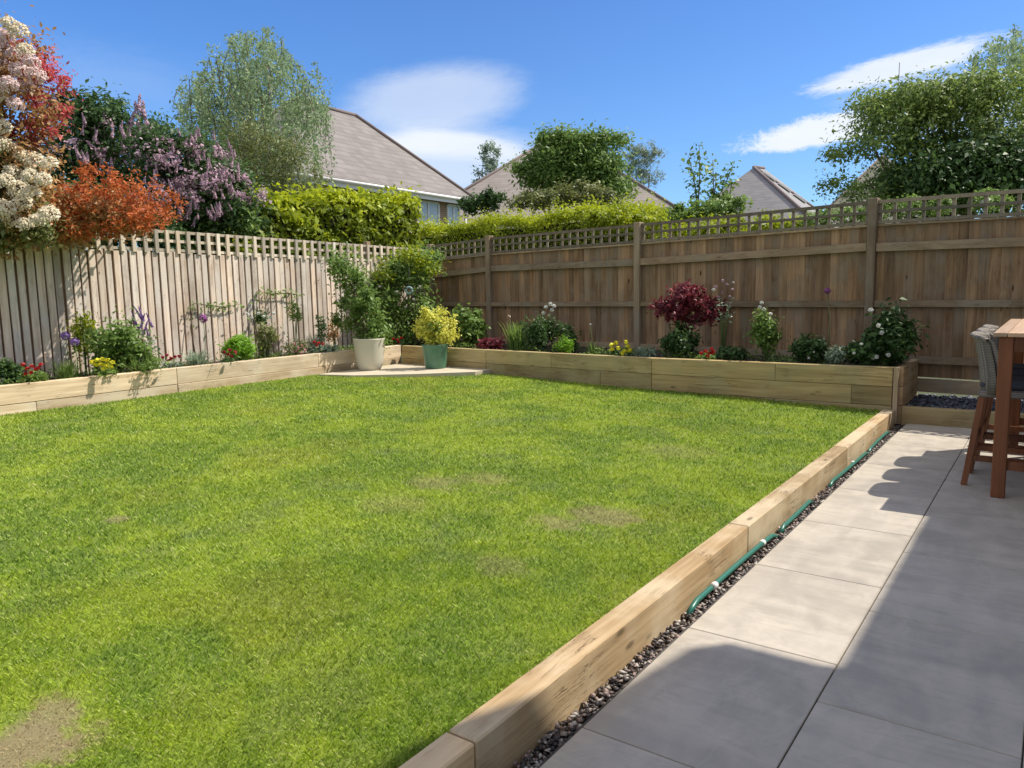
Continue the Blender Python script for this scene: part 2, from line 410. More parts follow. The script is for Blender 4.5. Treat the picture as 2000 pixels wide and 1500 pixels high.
F_pink = LM('petal_pale_pink', (.48, .30, .28), (.68, .50, .46), (.85, .72, .68), .2)
F_mauve = LM('petal_mauve', (.22, .12, .17), (.46, .29, .36), (.74, .56, .62), .2)
F_purple = LM('petal_purple', (.13, .05, .22), (.26, .13, .42), (.40, .26, .58), .2)
F_magenta = LM('petal_magenta', (.16, .03, .16), (.30, .06, .28), (.45, .16, .42), .2)
F_red = LM('petal_red', (.25, .006, .008), (.48, .014, .012), (.66, .04, .03), .2)
F_crimson = LM('petal_crimson', (.18, .004, .02), (.36, .012, .04), (.55, .05, .09), .2)
F_yellow = LM('petal_yellow', (.65, .50, .01), (.85, .75, .02), (.92, .86, .08), .2)
F_white = LM('petal_white', (.55, .55, .48), (.75, .75, .70), (.88, .88, .84), .2)
F_rose = LM('petal_rose_pink', (.40, .12, .14), (.60, .26, .28), (.75, .45, .46), .2)
M_tree = LM('leaf_tree', (.014, .034, .010), (.06, .105, .026), (.26, .33, .08), .34)
B_bark = plain('bark_brown', (.12, .085, .055), .9, 0, .35, 20)
B_birch = plain('bark_birch', (.50, .46, .40), .8, 0, .35, 12)
B_stem = plain('stem_green', (.10, .15, .04), .7)
SPRUCE = (.56, .40, .235)
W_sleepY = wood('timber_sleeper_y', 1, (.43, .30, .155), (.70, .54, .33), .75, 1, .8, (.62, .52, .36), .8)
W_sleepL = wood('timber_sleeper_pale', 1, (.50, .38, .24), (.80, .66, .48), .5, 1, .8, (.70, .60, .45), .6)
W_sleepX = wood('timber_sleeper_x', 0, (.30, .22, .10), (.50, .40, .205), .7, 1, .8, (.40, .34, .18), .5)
W_endZ = wood('timber_post_z', 2, (.32, .24, .15), (.52, .42, .28), .3, 1, .8)
W_fenceL = wood('fence_board_weathered', 2, (.57, .45, .355), (.87, .78, .685), .3, 1, .85, (.72, .66, .59), .3)
W_fenceB = wood('fence_backing_brown', 2, (.16, .095, .06), (.28, .18, .12), .3, 1, .85)
W_fenceR = wood('fence_board_brown', 2, (.195, .118, .060), (.43, .280, .155), .95, .8, .8, (.27, .215, .15), .35)
W_railX = wood('fence_rail', 0, (.25, .18, .11), (.44, .335, .215), .5, .8, .8, (.32, .275, .195), .2)
W_postZ = wood('fence_post', 2, (.25, .19, .125), (.42, .33, .225), .3, .8, .8, (.31, .27, .205), .3)
W_trelL = wood('trellis_pale', 2, (.50, .43, .34), (.78, .71, .60), .1, 1, .85)
W_trelR = wood('trellis_grey_brown', 2, (.19, .165, .125), (.32, .28, .21), .1, 1, .85)
W_teak = wood('teak_red_brown', 2, (.13, .048, .020), (.25, .098, .042), .1, .8, .45)
W_teakT = wood('teak_top', 1, (.50, .33, .21), (.64, .46, .31), .1, .8, .5)

# ================================================================ GROUND, PATIO, LAWN
def lawn_z(x): return 0.15 + 0.0205 * np.maximum(-1.4 - x, 0) if np.ndim(x) else 0.15 + 0.0205 * max(-1.4 - x, 0)
mb = MB(); mb.add([(-400, -400, -.12), (400, -400, -.12), (400, 600, -.12), (-400, 600, -.12)], [(0, 1, 2, 3)])
m, g, pb, _ = new_mat('ground_earth_grass'); P_ = pos(g)
g.l(g.mix(g.noise(P_, .4, 4), (.05, .07, .02), (.10, .11, .04)), pb.inputs['Base Color']); pb.inputs['Roughness'].default_value = .95
struct(mb.build('ground', m), 'flat earth and rough grass reaching beyond the garden', 'ground')

def m_patio():
    m, g, pb, _ = new_mat('patio_porcelain'); P_ = pos(g); r = attr(g)
    va = g.n('ShaderNodeVectorMath', operation='ADD'); g.l(P_, va.inputs[0])
    cb = g.n('ShaderNodeCombineXYZ'); g.l(g.m('MULTIPLY', r, 31.0), cb.inputs[0]); g.l(g.m('MULTIPLY', r, 17.0), cb.inputs[1]); g.l(cb.outputs[0], va.inputs[1]); P2 = va.outputs[0]
    n1 = g.noise(g.map(P2, (1.4, 3.2, 1), (0, 0, .5)), 1.0, 5, .55, 1.2); n2 = g.noise(g.map(P2, (4, 1.5, 1)), 2.0, 4, .6, .8); n3 = g.noise(P_, 60, 2)
    f = g.ss(g.m('ADD', g.m('MULTIPLY', n1, .6), g.m('MULTIPLY', n2, .4)), .32, .68)
    c = g.mix(f, (.345, .31, .26), (.515, .46, .38)); c = g.mix(g.m('MULTIPLY', n3, .15), c, (.34, .29, .22))
    c = g.mix(g.m('MULTIPLY', g.ss(g.noise(P_, 1.1, 6, .7), .60, .72), .35), c, (.33, .28, .22))
    c = g.mix(g.m('MULTIPLY', r, .22), c, (.56, .50, .41)); st = g.noise(g.map(P2, (1.0, 6.0, 1), (0, 0, .35)), 2.2, 6, .72, 1.8); c = g.mix(g.m('MULTIPLY', g.ss(st, .52, .62), .28), c, (.30, .27, .225)); sp = g.noise(P_, 140, 2, .8); c = g.mix(g.m('MULTIPLY', g.ss(sp, .62, .75), .35), c, (.25, .22, .18)); wm = g.ss(g.m('ABSOLUTE', g.m('SUBTRACT', g.noise(P_, .8, 4, .6, 1.5), .5)), .0, .02); c = g.mix(g.m('MULTIPLY', g.m('SUBTRACT', 1.0, wm), .12), c, (.62, .56, .48))
    g.l(c, pb.inputs['Base Color']); g.l(g.m('ADD', .42, g.m('MULTIPLY', n2, .25)), pb.inputs['Roughness'])
    pb.inputs['Specular IOR Level'].default_value = .4
    bump(g, pb, g.noise(P_, 35, 3), .08, .003); return m
mb = MB(); JO = -0.625; W_, L_ = 0.60, 0.90; gp = 0.005
colX = [JO - W_ + i * (W_ + gp) for i in range(12)]
for i, x0 in enumerate(colX):
    y_ref = 2.99 if i % 2 == 0 else 2.68
    k0 = math.ceil((-4 - y_ref) / (L_ + gp))
    y0 = y_ref + k0 * (L_ + gp)
    while y0 < 8.70:
        y1 = min(y0 + L_, 8.70)
        if y1 - y0 > .03: mb.box((x0 + W_ / 2, (y0 + y1) / 2, -.01), (W_, y1 - y0, .02), rnd=random.random(), bev=.0025)
        y0 += L_ + gp
struct(mb.build('patio', m_patio()), 'large grey beige porcelain paving slabs with dark narrow joints', 'patio')
mb = MB(); mb.box((2.38, 2.35, -.035), (7.25, 12.72, .04), rnd=.5)
struct(mb.build('patio_grout', plain('grout_dark', (.07, .065, .06), .9)), 'dark grout bed showing in the paving joints', 'paving joints')

# lawn sheet
DRY = [at_z(1185, 1000, .17)[:2].tolist() + [.19, .62], at_z(1090, 1015, .17)[:2].tolist() + [.14, .55], at_z(40, 1450, .17)[:2].tolist() + [.19, 1.1], at_z(110, 1385, .17)[:2].tolist() + [.10, .9],
       at_z(225, 1012, .2)[:2].tolist() + [.07, .6], at_z(950, 925, .2)[:2].tolist() + [.18, .38], at_z(850, 935, .2)[:2].tolist() + [.18, .4], at_z(980, 1085, .2)[:2].tolist() + [.14, .3],
       at_z(770, 975, .2)[:2].tolist() + [.20, .25], at_z(1320, 870, .2)[:2].tolist() + [.3, .2], at_z(-40, 1480, .17)[:2].tolist() + [.16, .9]]
def grass_colour(g, P_, blades):
    n1 = g.noise(P_, 1.3, 4, .6, .5); n2 = g.noise(P_, 5.5, 3, .6)
    n3 = g.noise(P_, 70, 3, .7); f = g.ss(g.m('ADD', g.m('ADD', g.m('MULTIPLY', n1, .55), g.m('MULTIPLY', n2, .28)), g.m('MULTIPLY', n3, .17)), .41, .59)
    c = g.mix(f, (.19, .325, .020), (.41, .535, .030)); c = g.mix(g.m('MULTIPLY', g.ss(g.noise(P_, 3.1, 4, .55, .7), .54, .66), .32), c, (.13, .27, .03))
    c = g.mix(g.m('MULTIPLY', g.ss(g.noise(P_, 2.3, 3, .5), .56, .70), .5), c, (.24, .33, .09))
    c = g.mix(g.m('MULTIPLY', g.ss(g.noise(P_, .9, 3, .5), .55, .70), .45), c, (.42, .44, .035))
    nz = g.noise(P_, 9, 4, .7)
    sep = g.n('ShaderNodeSeparateXYZ'); g.l(P_, sep.inputs[0]); tot = None
    for x, y, r_, s_ in DRY:
        dx = g.m('DIVIDE', g.m('SUBTRACT', sep.outputs[0], x), r_ * 1.2); dy = g.m('DIVIDE', g.m('SUBTRACT', sep.outputs[1], y), r_)
        d = g.m('SQRT', g.m('ADD', g.m('MULTIPLY', dx, dx), g.m('MULTIPLY', dy, dy)))
        d = g.m('ADD', d, g.m('MULTIPLY', g.m('SUBTRACT', nz, .5), 2.2))
        v = g.m('MULTIPLY', g.m('SUBTRACT', 1.0, g.ss(d, .5, 1.15)), s_); tot = v if tot is None else g.m('MAXIMUM', tot, v)
    return g.mix(g.m('MULTIPLY', tot, .85), c, g.mix(n3, (.34, .24, .12), (.56, .45, .27))), tot
m, g, pb, _ = new_mat('lawn_base'); P_ = pos(g); c, _d = grass_colour(g, P_, False)
c = g.mix(.62, c, (.05, .055, .015)); g.l(c, pb.inputs['Base Color']); pb.inputs['Roughness'].default_value = 1
bump(g, pb, g.noise(P_, 40, 3), .6, .01)
nx, ny = 60, 90; xs = np.linspace(-8.9, -1.40, nx); ys = np.linspace(-5, 9.1, ny)
mb = MB(); XX, YY = np.meshgrid(xs, ys, indexing='ij')
def lawn_h(x, y): return 0.15 + 0.0205 * np.maximum(-1.4 - x, 0) + .006 * np.sin(x * 2.1 + y) * np.sin(y * 1.7) - .022
ZZ = lawn_h(XX, YY); V = np.stack([XX, YY, ZZ], -1).reshape(-1, 3)
F = np.array([(i * ny + j, (i + 1) * ny + j, (i + 1) * ny + j + 1, i * ny + j + 1) for i in range(nx - 1) for j in range(ny - 1)])
struct(raw_mesh('lawn', V, F, np.full(len(F), .5), m), 'level garden lawn surface under the grass', 'lawn')
# grass blades
def in_lawn(x, y):
    ok = (x > -8.70) & (x < -1.415) & (y < 8.72 + 0 * x) & (y > -.6)
    # stone platform in the far corner is free of grass
    px_, py_ = x + 8.62, 8.98 - y
    plat = (px_ < 2.0) & (py_ < 1.75) & ((px_ / 2.0) + (py_ / 1.75) < 1.0)
    return ok & ~plat
cand = []
bands = [(0, 2.6, 34000, .0019, .028), (2.6, 3.8, 20000, .0026, .030), (3.8, 5.5, 8500, .0044, .034), (5.5, 7.5, 5000, .0060, .036), (7.5, 13, 3300, .0080, .038)]
for d0, d1, dens, wd_, ht in bands:
    x0, x1, y0, y1 = -8.7, -1.41, -.6, 8.7
    n = int(dens * (x1 - x0) * (y1 - y0)); x = rng.uniform(x0, x1, n); y = rng.uniform(y0, y1, n); d = np.hypot(x, y)
    # only what the lens or a step to the side could see
    ang = np.degrees(np.arctan2(-x, y)); k = (d >= d0) & (d < d1) & in_lawn(x, y) & (ang < 82)
    x, y = x[k], y[k]; cand.append((x, y, np.full(len(x), wd_), np.full(len(x), ht)))
x, y, w0, h0 = [np.concatenate([c[i] for c in cand]) for i in range(4)]
dry = np.zeros(len(x))
for dx, dy, r_, s_ in DRY: dry = np.maximum(dry, s_ * np.exp(-(((x - dx) / (r_ * 1.1)) ** 2 + ((y - dy) / r_) ** 2) ** 2))
keep = rng.random(len(x)) > dry * .25; x, y, w0, h0, dry = x[keep], y[keep], w0[keep], h0[keep], dry[keep]
lump = .5 + .5 * np.sin(x * 7.3 + 2 * np.sin(y * 5.1)) * np.sin(y * 6.7 + 2 * np.sin(x * 4.3))
n = len(x); hh = .66 * h0 * (.55 + .6 * rng.random(n) + .15 * lump) * (1 - .35 * dry); ww = w0 * (.7 + .6 * rng.random(n))
a = rng.random(n) * 6.283; lean = (.25 + .8 * rng.random(n)) * hh; ld = a + rng.normal(0, .8, n) + 1.57
sw = .6 * np.sin(x * 2.2 + 1.3 * np.sin(y * 1.9)); ld = np.where(rng.random(n) < .1, sw * 3, ld)
z = lawn_h(x, y) - .004
b1 = np.stack([x - np.cos(a) * ww / 2, y - np.sin(a) * ww / 2, z], 1); b2 = np.stack([x + np.cos(a) * ww / 2, y + np.sin(a) * ww / 2, z], 1)
m1 = np.stack([x + np.cos(ld) * lean * .35 + np.cos(a) * ww * .42, y + np.sin(ld) * lean * .35 + np.sin(a) * ww * .42, z + hh * .6], 1)
tp = np.stack([x + np.cos(ld) * lean, y + np.sin(ld) * lean, z + hh], 1)
V = np.stack([b1, b2, m1, tp], 1).reshape(-1, 3); F = np.arange(4 * n).reshape(n, 4)
m, g, pb, out = new_mat('grass_blades'); P_ = pos(g); c, dd = grass_colour(g, P_, True); r = attr(g)
c = g.mix(g.ss(r, .0, .45), g.mix(.62, c, (.035, .07, .008)), c); c = g.mix(g.m('MULTIPLY', g.ss(r, .45, .9), .75), c, (.54, .68, .12)); c = g.mix(g.m('MULTIPLY', dd, .75), c, g.mix(r, (.38, .27, .15), (.74, .60, .40))); c = g.mix(g.m('MULTIPLY', g.ss(r, .90, .97), .7), c, (.62, .58, .30))
g.l(c, pb.inputs['Base Color']); pb.inputs['Roughness'].default_value = .55; pb.inputs['Specular IOR Level'].default_value = .3
t = g.n('ShaderNodeBsdfTranslucent'); g.l(c, t.inputs[0]); mx = g.n('ShaderNodeMixShader'); mx.inputs[0].default_value = .38
g.l(pb.outputs[0], mx.inputs[1]); g.l(t.outputs[0], mx.inputs[2]); g.l(mx.outputs[0], out.inputs[0])
struct(raw_mesh('grass', V, F, rng.random(n), m), 'short mown bright green grass with a few dry straw patches', 'grass', 'stuff')

# small stone platform in the far corner
mb = MB(); pz = .295
mb.add([(-8.60, 8.99, pz), (-8.60, 7.28, pz), (-8.0, 7.42, pz), (-7.3, 7.95, pz), (-6.72, 8.52, pz), (-6.7, 8.87, pz),
        (-8.60, 8.99, pz - .1), (-8.60, 7.28, pz - .1), (-8.0, 7.42, pz - .1), (-7.3, 7.95, pz - .1), (-6.72, 8.52, pz - .1), (-6.7, 8.87, pz - .1)],
       [(0, 1, 2, 3, 4, 5)] + [(i, i + 6, (i + 1) % 6 + 6, (i + 1) % 6) for i in range(6)])
struct(mb.build('corner_paving', plain('paving_pale_stone', (.50, .44, .33), .85, 0, .2, 6)), 'pale stone paving under the two pots in the corner', 'paving')

# ================================================================ TIMBER EDGING, PLANTERS
ed = thing('timber_edging', 'long low timber sleeper edging holding up the lawn beside the patio', 'edging', (-1.375, 3.5, 0))
for y0, y1 in ((-3.2, -.78), (-.77, 1.625), (1.635, 4.03), (4.04, 6.43), (6.44, 8.60)):
    mb = MB(); mb.box((-1.375 + random.uniform(-.003, .003), (y0 + y1) / 2, .03 + random.uniform(-.002, .002)), (.11, y1 - y0, .24), rnd=random.random(), bev=.006)
    mb.build('sleeper', W_sleepY, ed)
def sleeper_wall(parent, p, q, z0, z1, mat, segs, course=.2, thick=.1):
    p = Vector((*p, 0)); q = Vector((*q, 0)); d = (q - p); L = d.length; d.normalize(); ang = math.atan2(d.y, d.x); n_ = Vector((-d.y, d.x, 0))
    z = z1; row = 0
    while z > z0 - .15:
        cuts = [0] + [c for c in (segs if row % 2 == 0 else [s_ + .8 for s_ in segs]) if c < L - .3] + [L]
        for a, b in zip(cuts[:-1], cuts[1:]):
            c = p + d * (a + b) / 2 + n_ * (thick / 2 + random.uniform(-.003, .003)); mb = MB()
            mb.box((c.x, c.y, z - course / 2), (b - a - .003, thick, course - .003), ang, random.random(), .005); mb.build('sleeper', mat, parent)
        z -= course; row += 1
RP0 = (-1.30, 8.64); RP1 = (-6.79, 8.88); RPC = (-8.60, 9.03)
LP0 = (-8.68, -.6); LP1 = (-8.68, 3.9)
bedr = thing('raised_planter', 'raised timber sleeper planter in shade under the brown fence', 'planter', (-5, 8.75, .15))
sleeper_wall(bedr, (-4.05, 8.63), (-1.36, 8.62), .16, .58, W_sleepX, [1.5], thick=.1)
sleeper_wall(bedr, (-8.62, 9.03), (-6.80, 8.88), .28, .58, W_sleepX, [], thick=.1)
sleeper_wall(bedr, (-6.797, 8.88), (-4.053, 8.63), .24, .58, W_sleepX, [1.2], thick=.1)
mb = MB(); mb.box((-1.333, 8.665, .29), (.045, .08, .585), rnd=.6, bev=.004); mb.build('corner_post', W_endZ, bedr)
for zt in (.575, .375, .175):
    mb = MB(); mb.box((-1.315, 9.27, zt - .1), (.07, 1.06, .195), rnd=.4, bev=.005); mb.build('end_board', W_sleepY, bedr)
bedl = thing('raised_planter', 'sunlit timber sleeper planter along the pale weathered fence', 'planter', (-8.7, 4, .25))
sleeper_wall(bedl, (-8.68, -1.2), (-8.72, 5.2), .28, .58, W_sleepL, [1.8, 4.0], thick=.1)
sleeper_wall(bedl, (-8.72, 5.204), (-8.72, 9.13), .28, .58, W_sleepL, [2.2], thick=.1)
lowe = thing('timber_edging', 'short low timber step in front of the dark slate bed', 'edging', (.8, 8.76, 0))
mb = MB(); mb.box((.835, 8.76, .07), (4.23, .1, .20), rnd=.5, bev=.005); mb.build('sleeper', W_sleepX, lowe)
# soil
M_soil = plain('soil_dark', (.035, .024, .016), 1, 0, .5, 25)
mb = MB()
mb.add([(-8.78, -1.1, .53), (-8.82, 5.2, .53), (-8.8, 9.2, .53), (-6.8, 8.98, .53), (-4.05, 8.73, .53), (-1.4, 8.70, .53), (-1.4, 9.78, .53), (-5, 10.2, .53), (-9.55, 10.82, .53), (-9.58, -1.1, .53)],
       [(0, 1, 2, 9), (2, 8, 9), (2, 3, 7, 8), (3, 4, 7), (4, 5, 6, 7)])
struct(mb.build('soil', M_soil), 'dark soil filling the raised planters', 'soil')
# slate chippings + pebble strip
def stones(name, pts, s0, s1, mat, label, cat):
    n = len(pts); base = np.array([(1, 0, 0), (0, 1, 0), (-1, 0, 0), (0, -1, 0), (0, 0, .7), (0, 0, -.7)], float)
    tri = np.array([(0, 1, 4), (1, 2, 4), (2, 3, 4), (3, 0, 4), (1, 0, 5), (2, 1, 5), (3, 2, 5), (0, 3, 5)])
    sc = rng.uniform(s0, s1, (n, 1, 1)) * rng.uniform(.6, 1.3, (n, 1, 3)) * np.array([1, 1, .7]); a = rng.random(n) * 6.283
    V = base[None] * sc + rng.normal(0, .12, (n, 6, 3)) * s0
    tl = rng.normal(0, .35, n); V[:, :, 2] += V[:, :, 0] * tl[:, None]
    ca, sa = np.cos(a)[:, None], np.sin(a)[:, None]; X = V[:, :, 0] * ca - V[:, :, 1] * sa; Y = V[:, :, 0] * sa + V[:, :, 1] * ca
    V = np.stack([X, Y, V[:, :, 2]], -1) + pts[:, None, :]
    F = (tri[None] + (np.arange(n) * 6)[:, None, None]).reshape(-1, 3)
    return struct(raw_mesh(name, V.reshape(-1, 3), F, np.repeat(rng.random(n), 8), mat, k=3), label, cat, 'stuff')
def stonemat(name, cols):
    m, g, pb, _ = new_mat(name); cr = g.n('ShaderNodeValToRGB'); g.l(attr(g), cr.inputs[0]); cr.color_ramp.interpolation = 'CONSTANT'
    E = cr.color_ramp.elements; E[0].color = (*cols[0], 1); E[1].color = (*cols[-1], 1); E[1].position = 1 - 1 / len(cols)
    for i, c in enumerate(cols[1:-1]): e = E.new((i + 1) / len(cols)); e.color = (*c, 1)
    g.l(cr.outputs[0], pb.inputs['Base Color']); pb.inputs['Roughness'].default_value = .6; return m
n = 5200; P = np.stack([rng.uniform(-1.318, -1.238, n), rng.uniform(-.5, 8.62, n), rng.uniform(-.045, -.012, n)], 1)
stones('gravel', P, .008, .017, stonemat('gravel_mixed', [(.04, .035, .035), (.12, .10, .09), (.30, .26, .22), (.07, .05, .045), (.22, .17, .15), (.46, .42, .38), (.05, .045, .05), (.28, .20, .17)]), 'mixed dark and pale pebbles in the gap beside the patio', 'gravel')
mb = MB(); mb.box((-1.28, 3.7, -.06), (.09, 9.9, .04)); struct(mb.build('gravel_bed', M_soil), 'earth under the pebble strip', 'earth')
n = 9000; P = np.stack([rng.uniform(-1.27, 2.8, n), rng.uniform(8.83, 9.85, n), rng.uniform(.125, .165, n)], 1)
stones('slate_chippings', P, .012, .034, stonemat('slate_blue_grey', [(.05, .055, .075), (.09, .10, .13), (.035, .04, .055), (.13, .14, .17), (.07, .075, .10)]), 'blue grey slate chippings between the low timber step and the fence', 'slate chippings')
mb = MB(); mb.box((.8, 9.35, .09), (4.1, 1.05, .06)); struct(mb.build('slate_bed', M_soil), 'earth under the slate chippings', 'earth')
# soil behind the gap under the fence: neighbouring ground
mb = MB(); mb.box((-3, 16.0, .05), (16, 12.0, .16)); struct(mb.build('ground_beyond', plain('earth_beyond', (.06, .075, .03), 1, 0, .4, 3)), 'neighbouring garden ground beyond the fence', 'ground')

# ================================================================ FENCES
FX = [4.4, 1.6, -1.82, -5.01, -8.0, -9.50]
def fy(x): return 9.60 - .13 * x
FTOP = {4.4: 2.36, 1.6: 2.35, -1.82: 2.385, -5.01: 2.345, -8.0: 2.325, -9.50: 2.27}
fr = thing('fence', 'brown timber fence seen from its railed side, square trellis on top', 'fence', (-3.5, fy(-3.5), 0))
ang = math.atan(-.13)
def fr_bay(xa, xb, sagtop=0.0):
    ya, yb = fy(xa), fy(xb); za, zb = FTOP[xa], FTOP[xb]; L = math.hypot(xb - xa, yb - ya)
    d = Vector((xb - xa, yb - ya, 0)) / L; nr = Vector((d.y, -d.x, 0))
    if nr.y > 0: nr = -nr       # towards the garden
    def P(s_, z, off=0.0): v = Vector((xa, ya, 0)) + d * s_ + nr * off; return Vector((v.x, v.y, z))
    def top(s_): return za + (zb - za) * s_ / L
    s0, s1 = .055, L - .055
    mb = MB(); s_ = s0; rr = random.random()
    while s_ < s1 - .02:
        w = min(.105 + random.uniform(-.004, .004), s1 - s_); r_ = random.random() ** 1.2
        zt = top(s_) - .275 + random.uniform(-.006, .006)
        tk = random.uniform(-.003, .003)
        mb.add([P(s_ - .01, .37, -.008 + tk), P(s_ + w, .37, .010 + tk), P(s_ + w, zt, .010 + tk), P(s_ - .01, zt, -.008 + tk),
                P(s_ - .01, .37, -.022 + tk), P(s_ + w, .37, -.010 + tk), P(s_ + w, zt, -.010 + tk), P(s_ - .01, zt, -.022 + tk)],
               [(0, 1, 2, 3), (7, 6, 5, 4), (0, 4, 5, 1), (1, 5, 6, 2), (2, 6, 7, 3), (3, 7, 4, 0)], r_)
        s_ += w
    mb.build('board_panel', W_fenceR, fr)
    for zr, th in ((top(L / 2) - .535, .095), (1.2, .075), (.575, .08)):
        k = random.uniform(-.012, .012); mb = MB(); zz0 = zr + (za - top(L / 2)) * (.9 if zr > 1.5 else 0) + k; zz1 = zr + (zb - top(L / 2)) * (.9 if zr > 1.5 else 0) - k
        mb.beam(P(s0, zz0, .036), P(s1, zz1, .036), .045, th); mb.build('rail', W_railX, fr)
    mb = MB(); mb.beam(P(s0, .275, .0), P(s1, .28, .0), .03, .155); mb.build('gravel_board', W_railX, fr)
    # trellis: three laths across, many upright
    mb = MB()
    for k, (dz, th) in enumerate(((-.02, .040), (-.133, .032), (-.250, .036))):
        mb.beam(P(s0, top(s0) + dz, .022), P(s1, top(s1) + dz, .022), .022, th)
    nn = int(round((s1 - s0) / .15))
    for i in range(nn + 1):
        ss_ = s0 + .02 + (s1 - s0 - .04) * i / nn
        mb.beam(P(ss_, top(ss_) - .272, -.002), P(ss_, top(ss_) - .004, -.002), .036, .022, upv=nr)
    mb.build('trellis', W_trelR, fr)
    # scalloped strip where the boards end
    mb = MB(); mb.beam(P(s0, top(s0) - .285, .025), P(s1, top(s1) - .285, .025), .03, .022); mb.build('capping', W_railX, fr)
for a_, b_ in zip(FX[:-1], FX[1:]): fr_bay(a_, b_)
for x in FX:
    mb = MB(); zt = {-1.82: 2.41, -5.01: 2.365, -8.0: 2.355}.get(x, FTOP[x] + .02)
    mb.box((x, fy(x) - .02, zt / 2), (.10, .12, zt), ang, random.random(), .006); mb.build('post', W_postZ, fr)

LX = -9.62
def ltop(y): return 2.30 - .019 * (y - 6) if y > 4 else 2.338
fl = thing('fence', 'pale weathered feather edge fence in sunshine, square trellis on top', 'fence', (LX, 5, 0))
ys_ = [-2.6, .4, 3.4, 6.4, 9.4, 10.82]
for ya, yb in zip(ys_[:-1], ys_[1:]):
    mb = MB(); mk = MB(); y = ya
    while y < yb - .03:
        pt = .100 + random.uniform(-.006, .006); w = min(.074 + random.uniform(-.006, .005), yb - y); r_ = random.random(); zt = ltop(y) - .285 + random.uniform(-.012, .012); tk = random.uniform(-.004, .004)
        sh = random.uniform(-.006, .006); x0, x1 = LX - .002, LX + .020 + tk
        vs = [(x0, y, .33), (x0, y + w, .33), (x1, y + w, .33), (x1, y, .33)] + [(x0, y + sh, zt), (x0, y + w + sh, zt), (x1, y + w + sh, zt), (x1, y + sh, zt)]
        mb.add(vs, [(3, 2, 1, 0), (4, 5, 6, 7), (0, 1, 5, 4), (1, 2, 6, 5), (2, 3, 7, 6), (3, 0, 4, 7)], r_)
        mk.box((LX - .014, y + pt / 2, (.33 + zt - .01) / 2), (.016, pt - .002, zt - .34), 0, random.random())
        y += pt
    mb.build('board_panel', W_fenceL, fl); mk.build('backing_boards', W_fenceB, fl)
    for z_ in (.6, 1.25, 1.85):
        mb = MB(); mb.beam((LX - .05, ya, z_), (LX - .05, yb, z_), .05, .08); mb.build('rail', W_railX, fl)
    mb = MB()
    for dz in (-.018, -.135, -.255): mb.beam((LX + .0, ya, ltop(ya) + dz), (LX + .0, yb, ltop(yb) + dz), .034, .036)
    nn = int(round((yb - ya) / .150))
    for i in range(nn):
        yy = ya + (i + .5) * (yb - ya) / nn; mb.beam((LX + .030, yy, ltop(yy) - .30), (LX + .030, yy, ltop(yy)), .046, .028, upv=(1, 0, 0))
    mb.build('trellis', W_trelL, fl)
for y in ys_[:-1]:
    mb = MB(); mb.box((LX - .07, y, 1.15), (.09, .09, 2.3), 0, .5, .005); mb.build('post', W_postZ, fl)

# ================================================================ POTS
def pot(name, label, c, z0, r0, r1, h, mat, rim=.02, foot=0):
    t = thing(name, label, 'plant pot', (c[0], c[1], z0)); mb = MB()
    prof = [(0.01, 0), (r0 * .96, 0), (r0, .02)]
    for i in range(1, 8):
        f = i / 8; prof.append((r0 + (r1 - r0) * (f ** .55 if foot else f), h * f))
    prof += [(r1, h - rim), (r1 + .006, h), (r1 - .02, h), (r1 - .03, h - .05)]
    mb.lathe(prof, (c[0], c[1], z0)); mb.build('body', mat, t)
    mb = MB(); mb.lathe([(0.001, h - .06), (r1 - .028, h - .05)], (c[0], c[1], z0)); mb.build('soil', M_soil, t)
    return t
cw = at_z(723, 722, .295); cg = at_z(851, 719, .295)
pot('plant_pot', 'cream white tapered pot in the corner, climbing rose growing out of it', cw, .295, .165, .235, .47, plain('pot_cream', (.56, .53, .43), .5, 0, .08, 5), foot=1)
pot('plant_pot', 'glazed jade green pot holding the yellow shrub', cg, .295, .155, .20, .36, plain('pot_green', (.085, .20, .125), .28, 0, .25, 14))

# ================================================================ GARDEN HOSE
M_hose = plain('hose_green', (.025, .15, .115), .35, 0, .15, 30)
hs = thing('garden_hose', 'green garden hose lying on the pebbles against the timber edging', 'hose', (-1.29, 4.5, 0))
def hose(y0, y1, x0, x1, dip=True):
    pts = []; k = 26
    for i in range(k + 1):
        f = i / k; y = y0 + (y1 - y0) * f; zz = .012 + .003 * math.sin(y * 5)
        if dip and (f < .06 or f > .94): zz -= .035 * (1 - min(f, 1 - f) / .06)
        pts.append((x0 + (x1 - x0) * f + .006 * math.sin(y * 3.1), y, zz))
    mb = MB(); mb.tube(pts, .0135, 10); return mb.build('hose_length', M_hose, hs)
hose(3.15, 4.45, -1.292, -1.290); hose(4.52, 5.25, -1.290, -1.288); hose(5.75, 7.05, -1.29, -1.284); hose(7.1, 8.1, -1.285, -1.29)
M_wp = plain('plastic_white', (.75, .75, .72), .4)
for y in (3.46, 4.2, 6.5):
    mb = MB(); mb.tube([(-1.29, y - .02, .014), (-1.29, y - .008, .014), (-1.29, y + .008, .014), (-1.29, y + .02, .014)], [.0145, .018, .018, .0145], 10); mb.build('coupling', M_wp, hs)

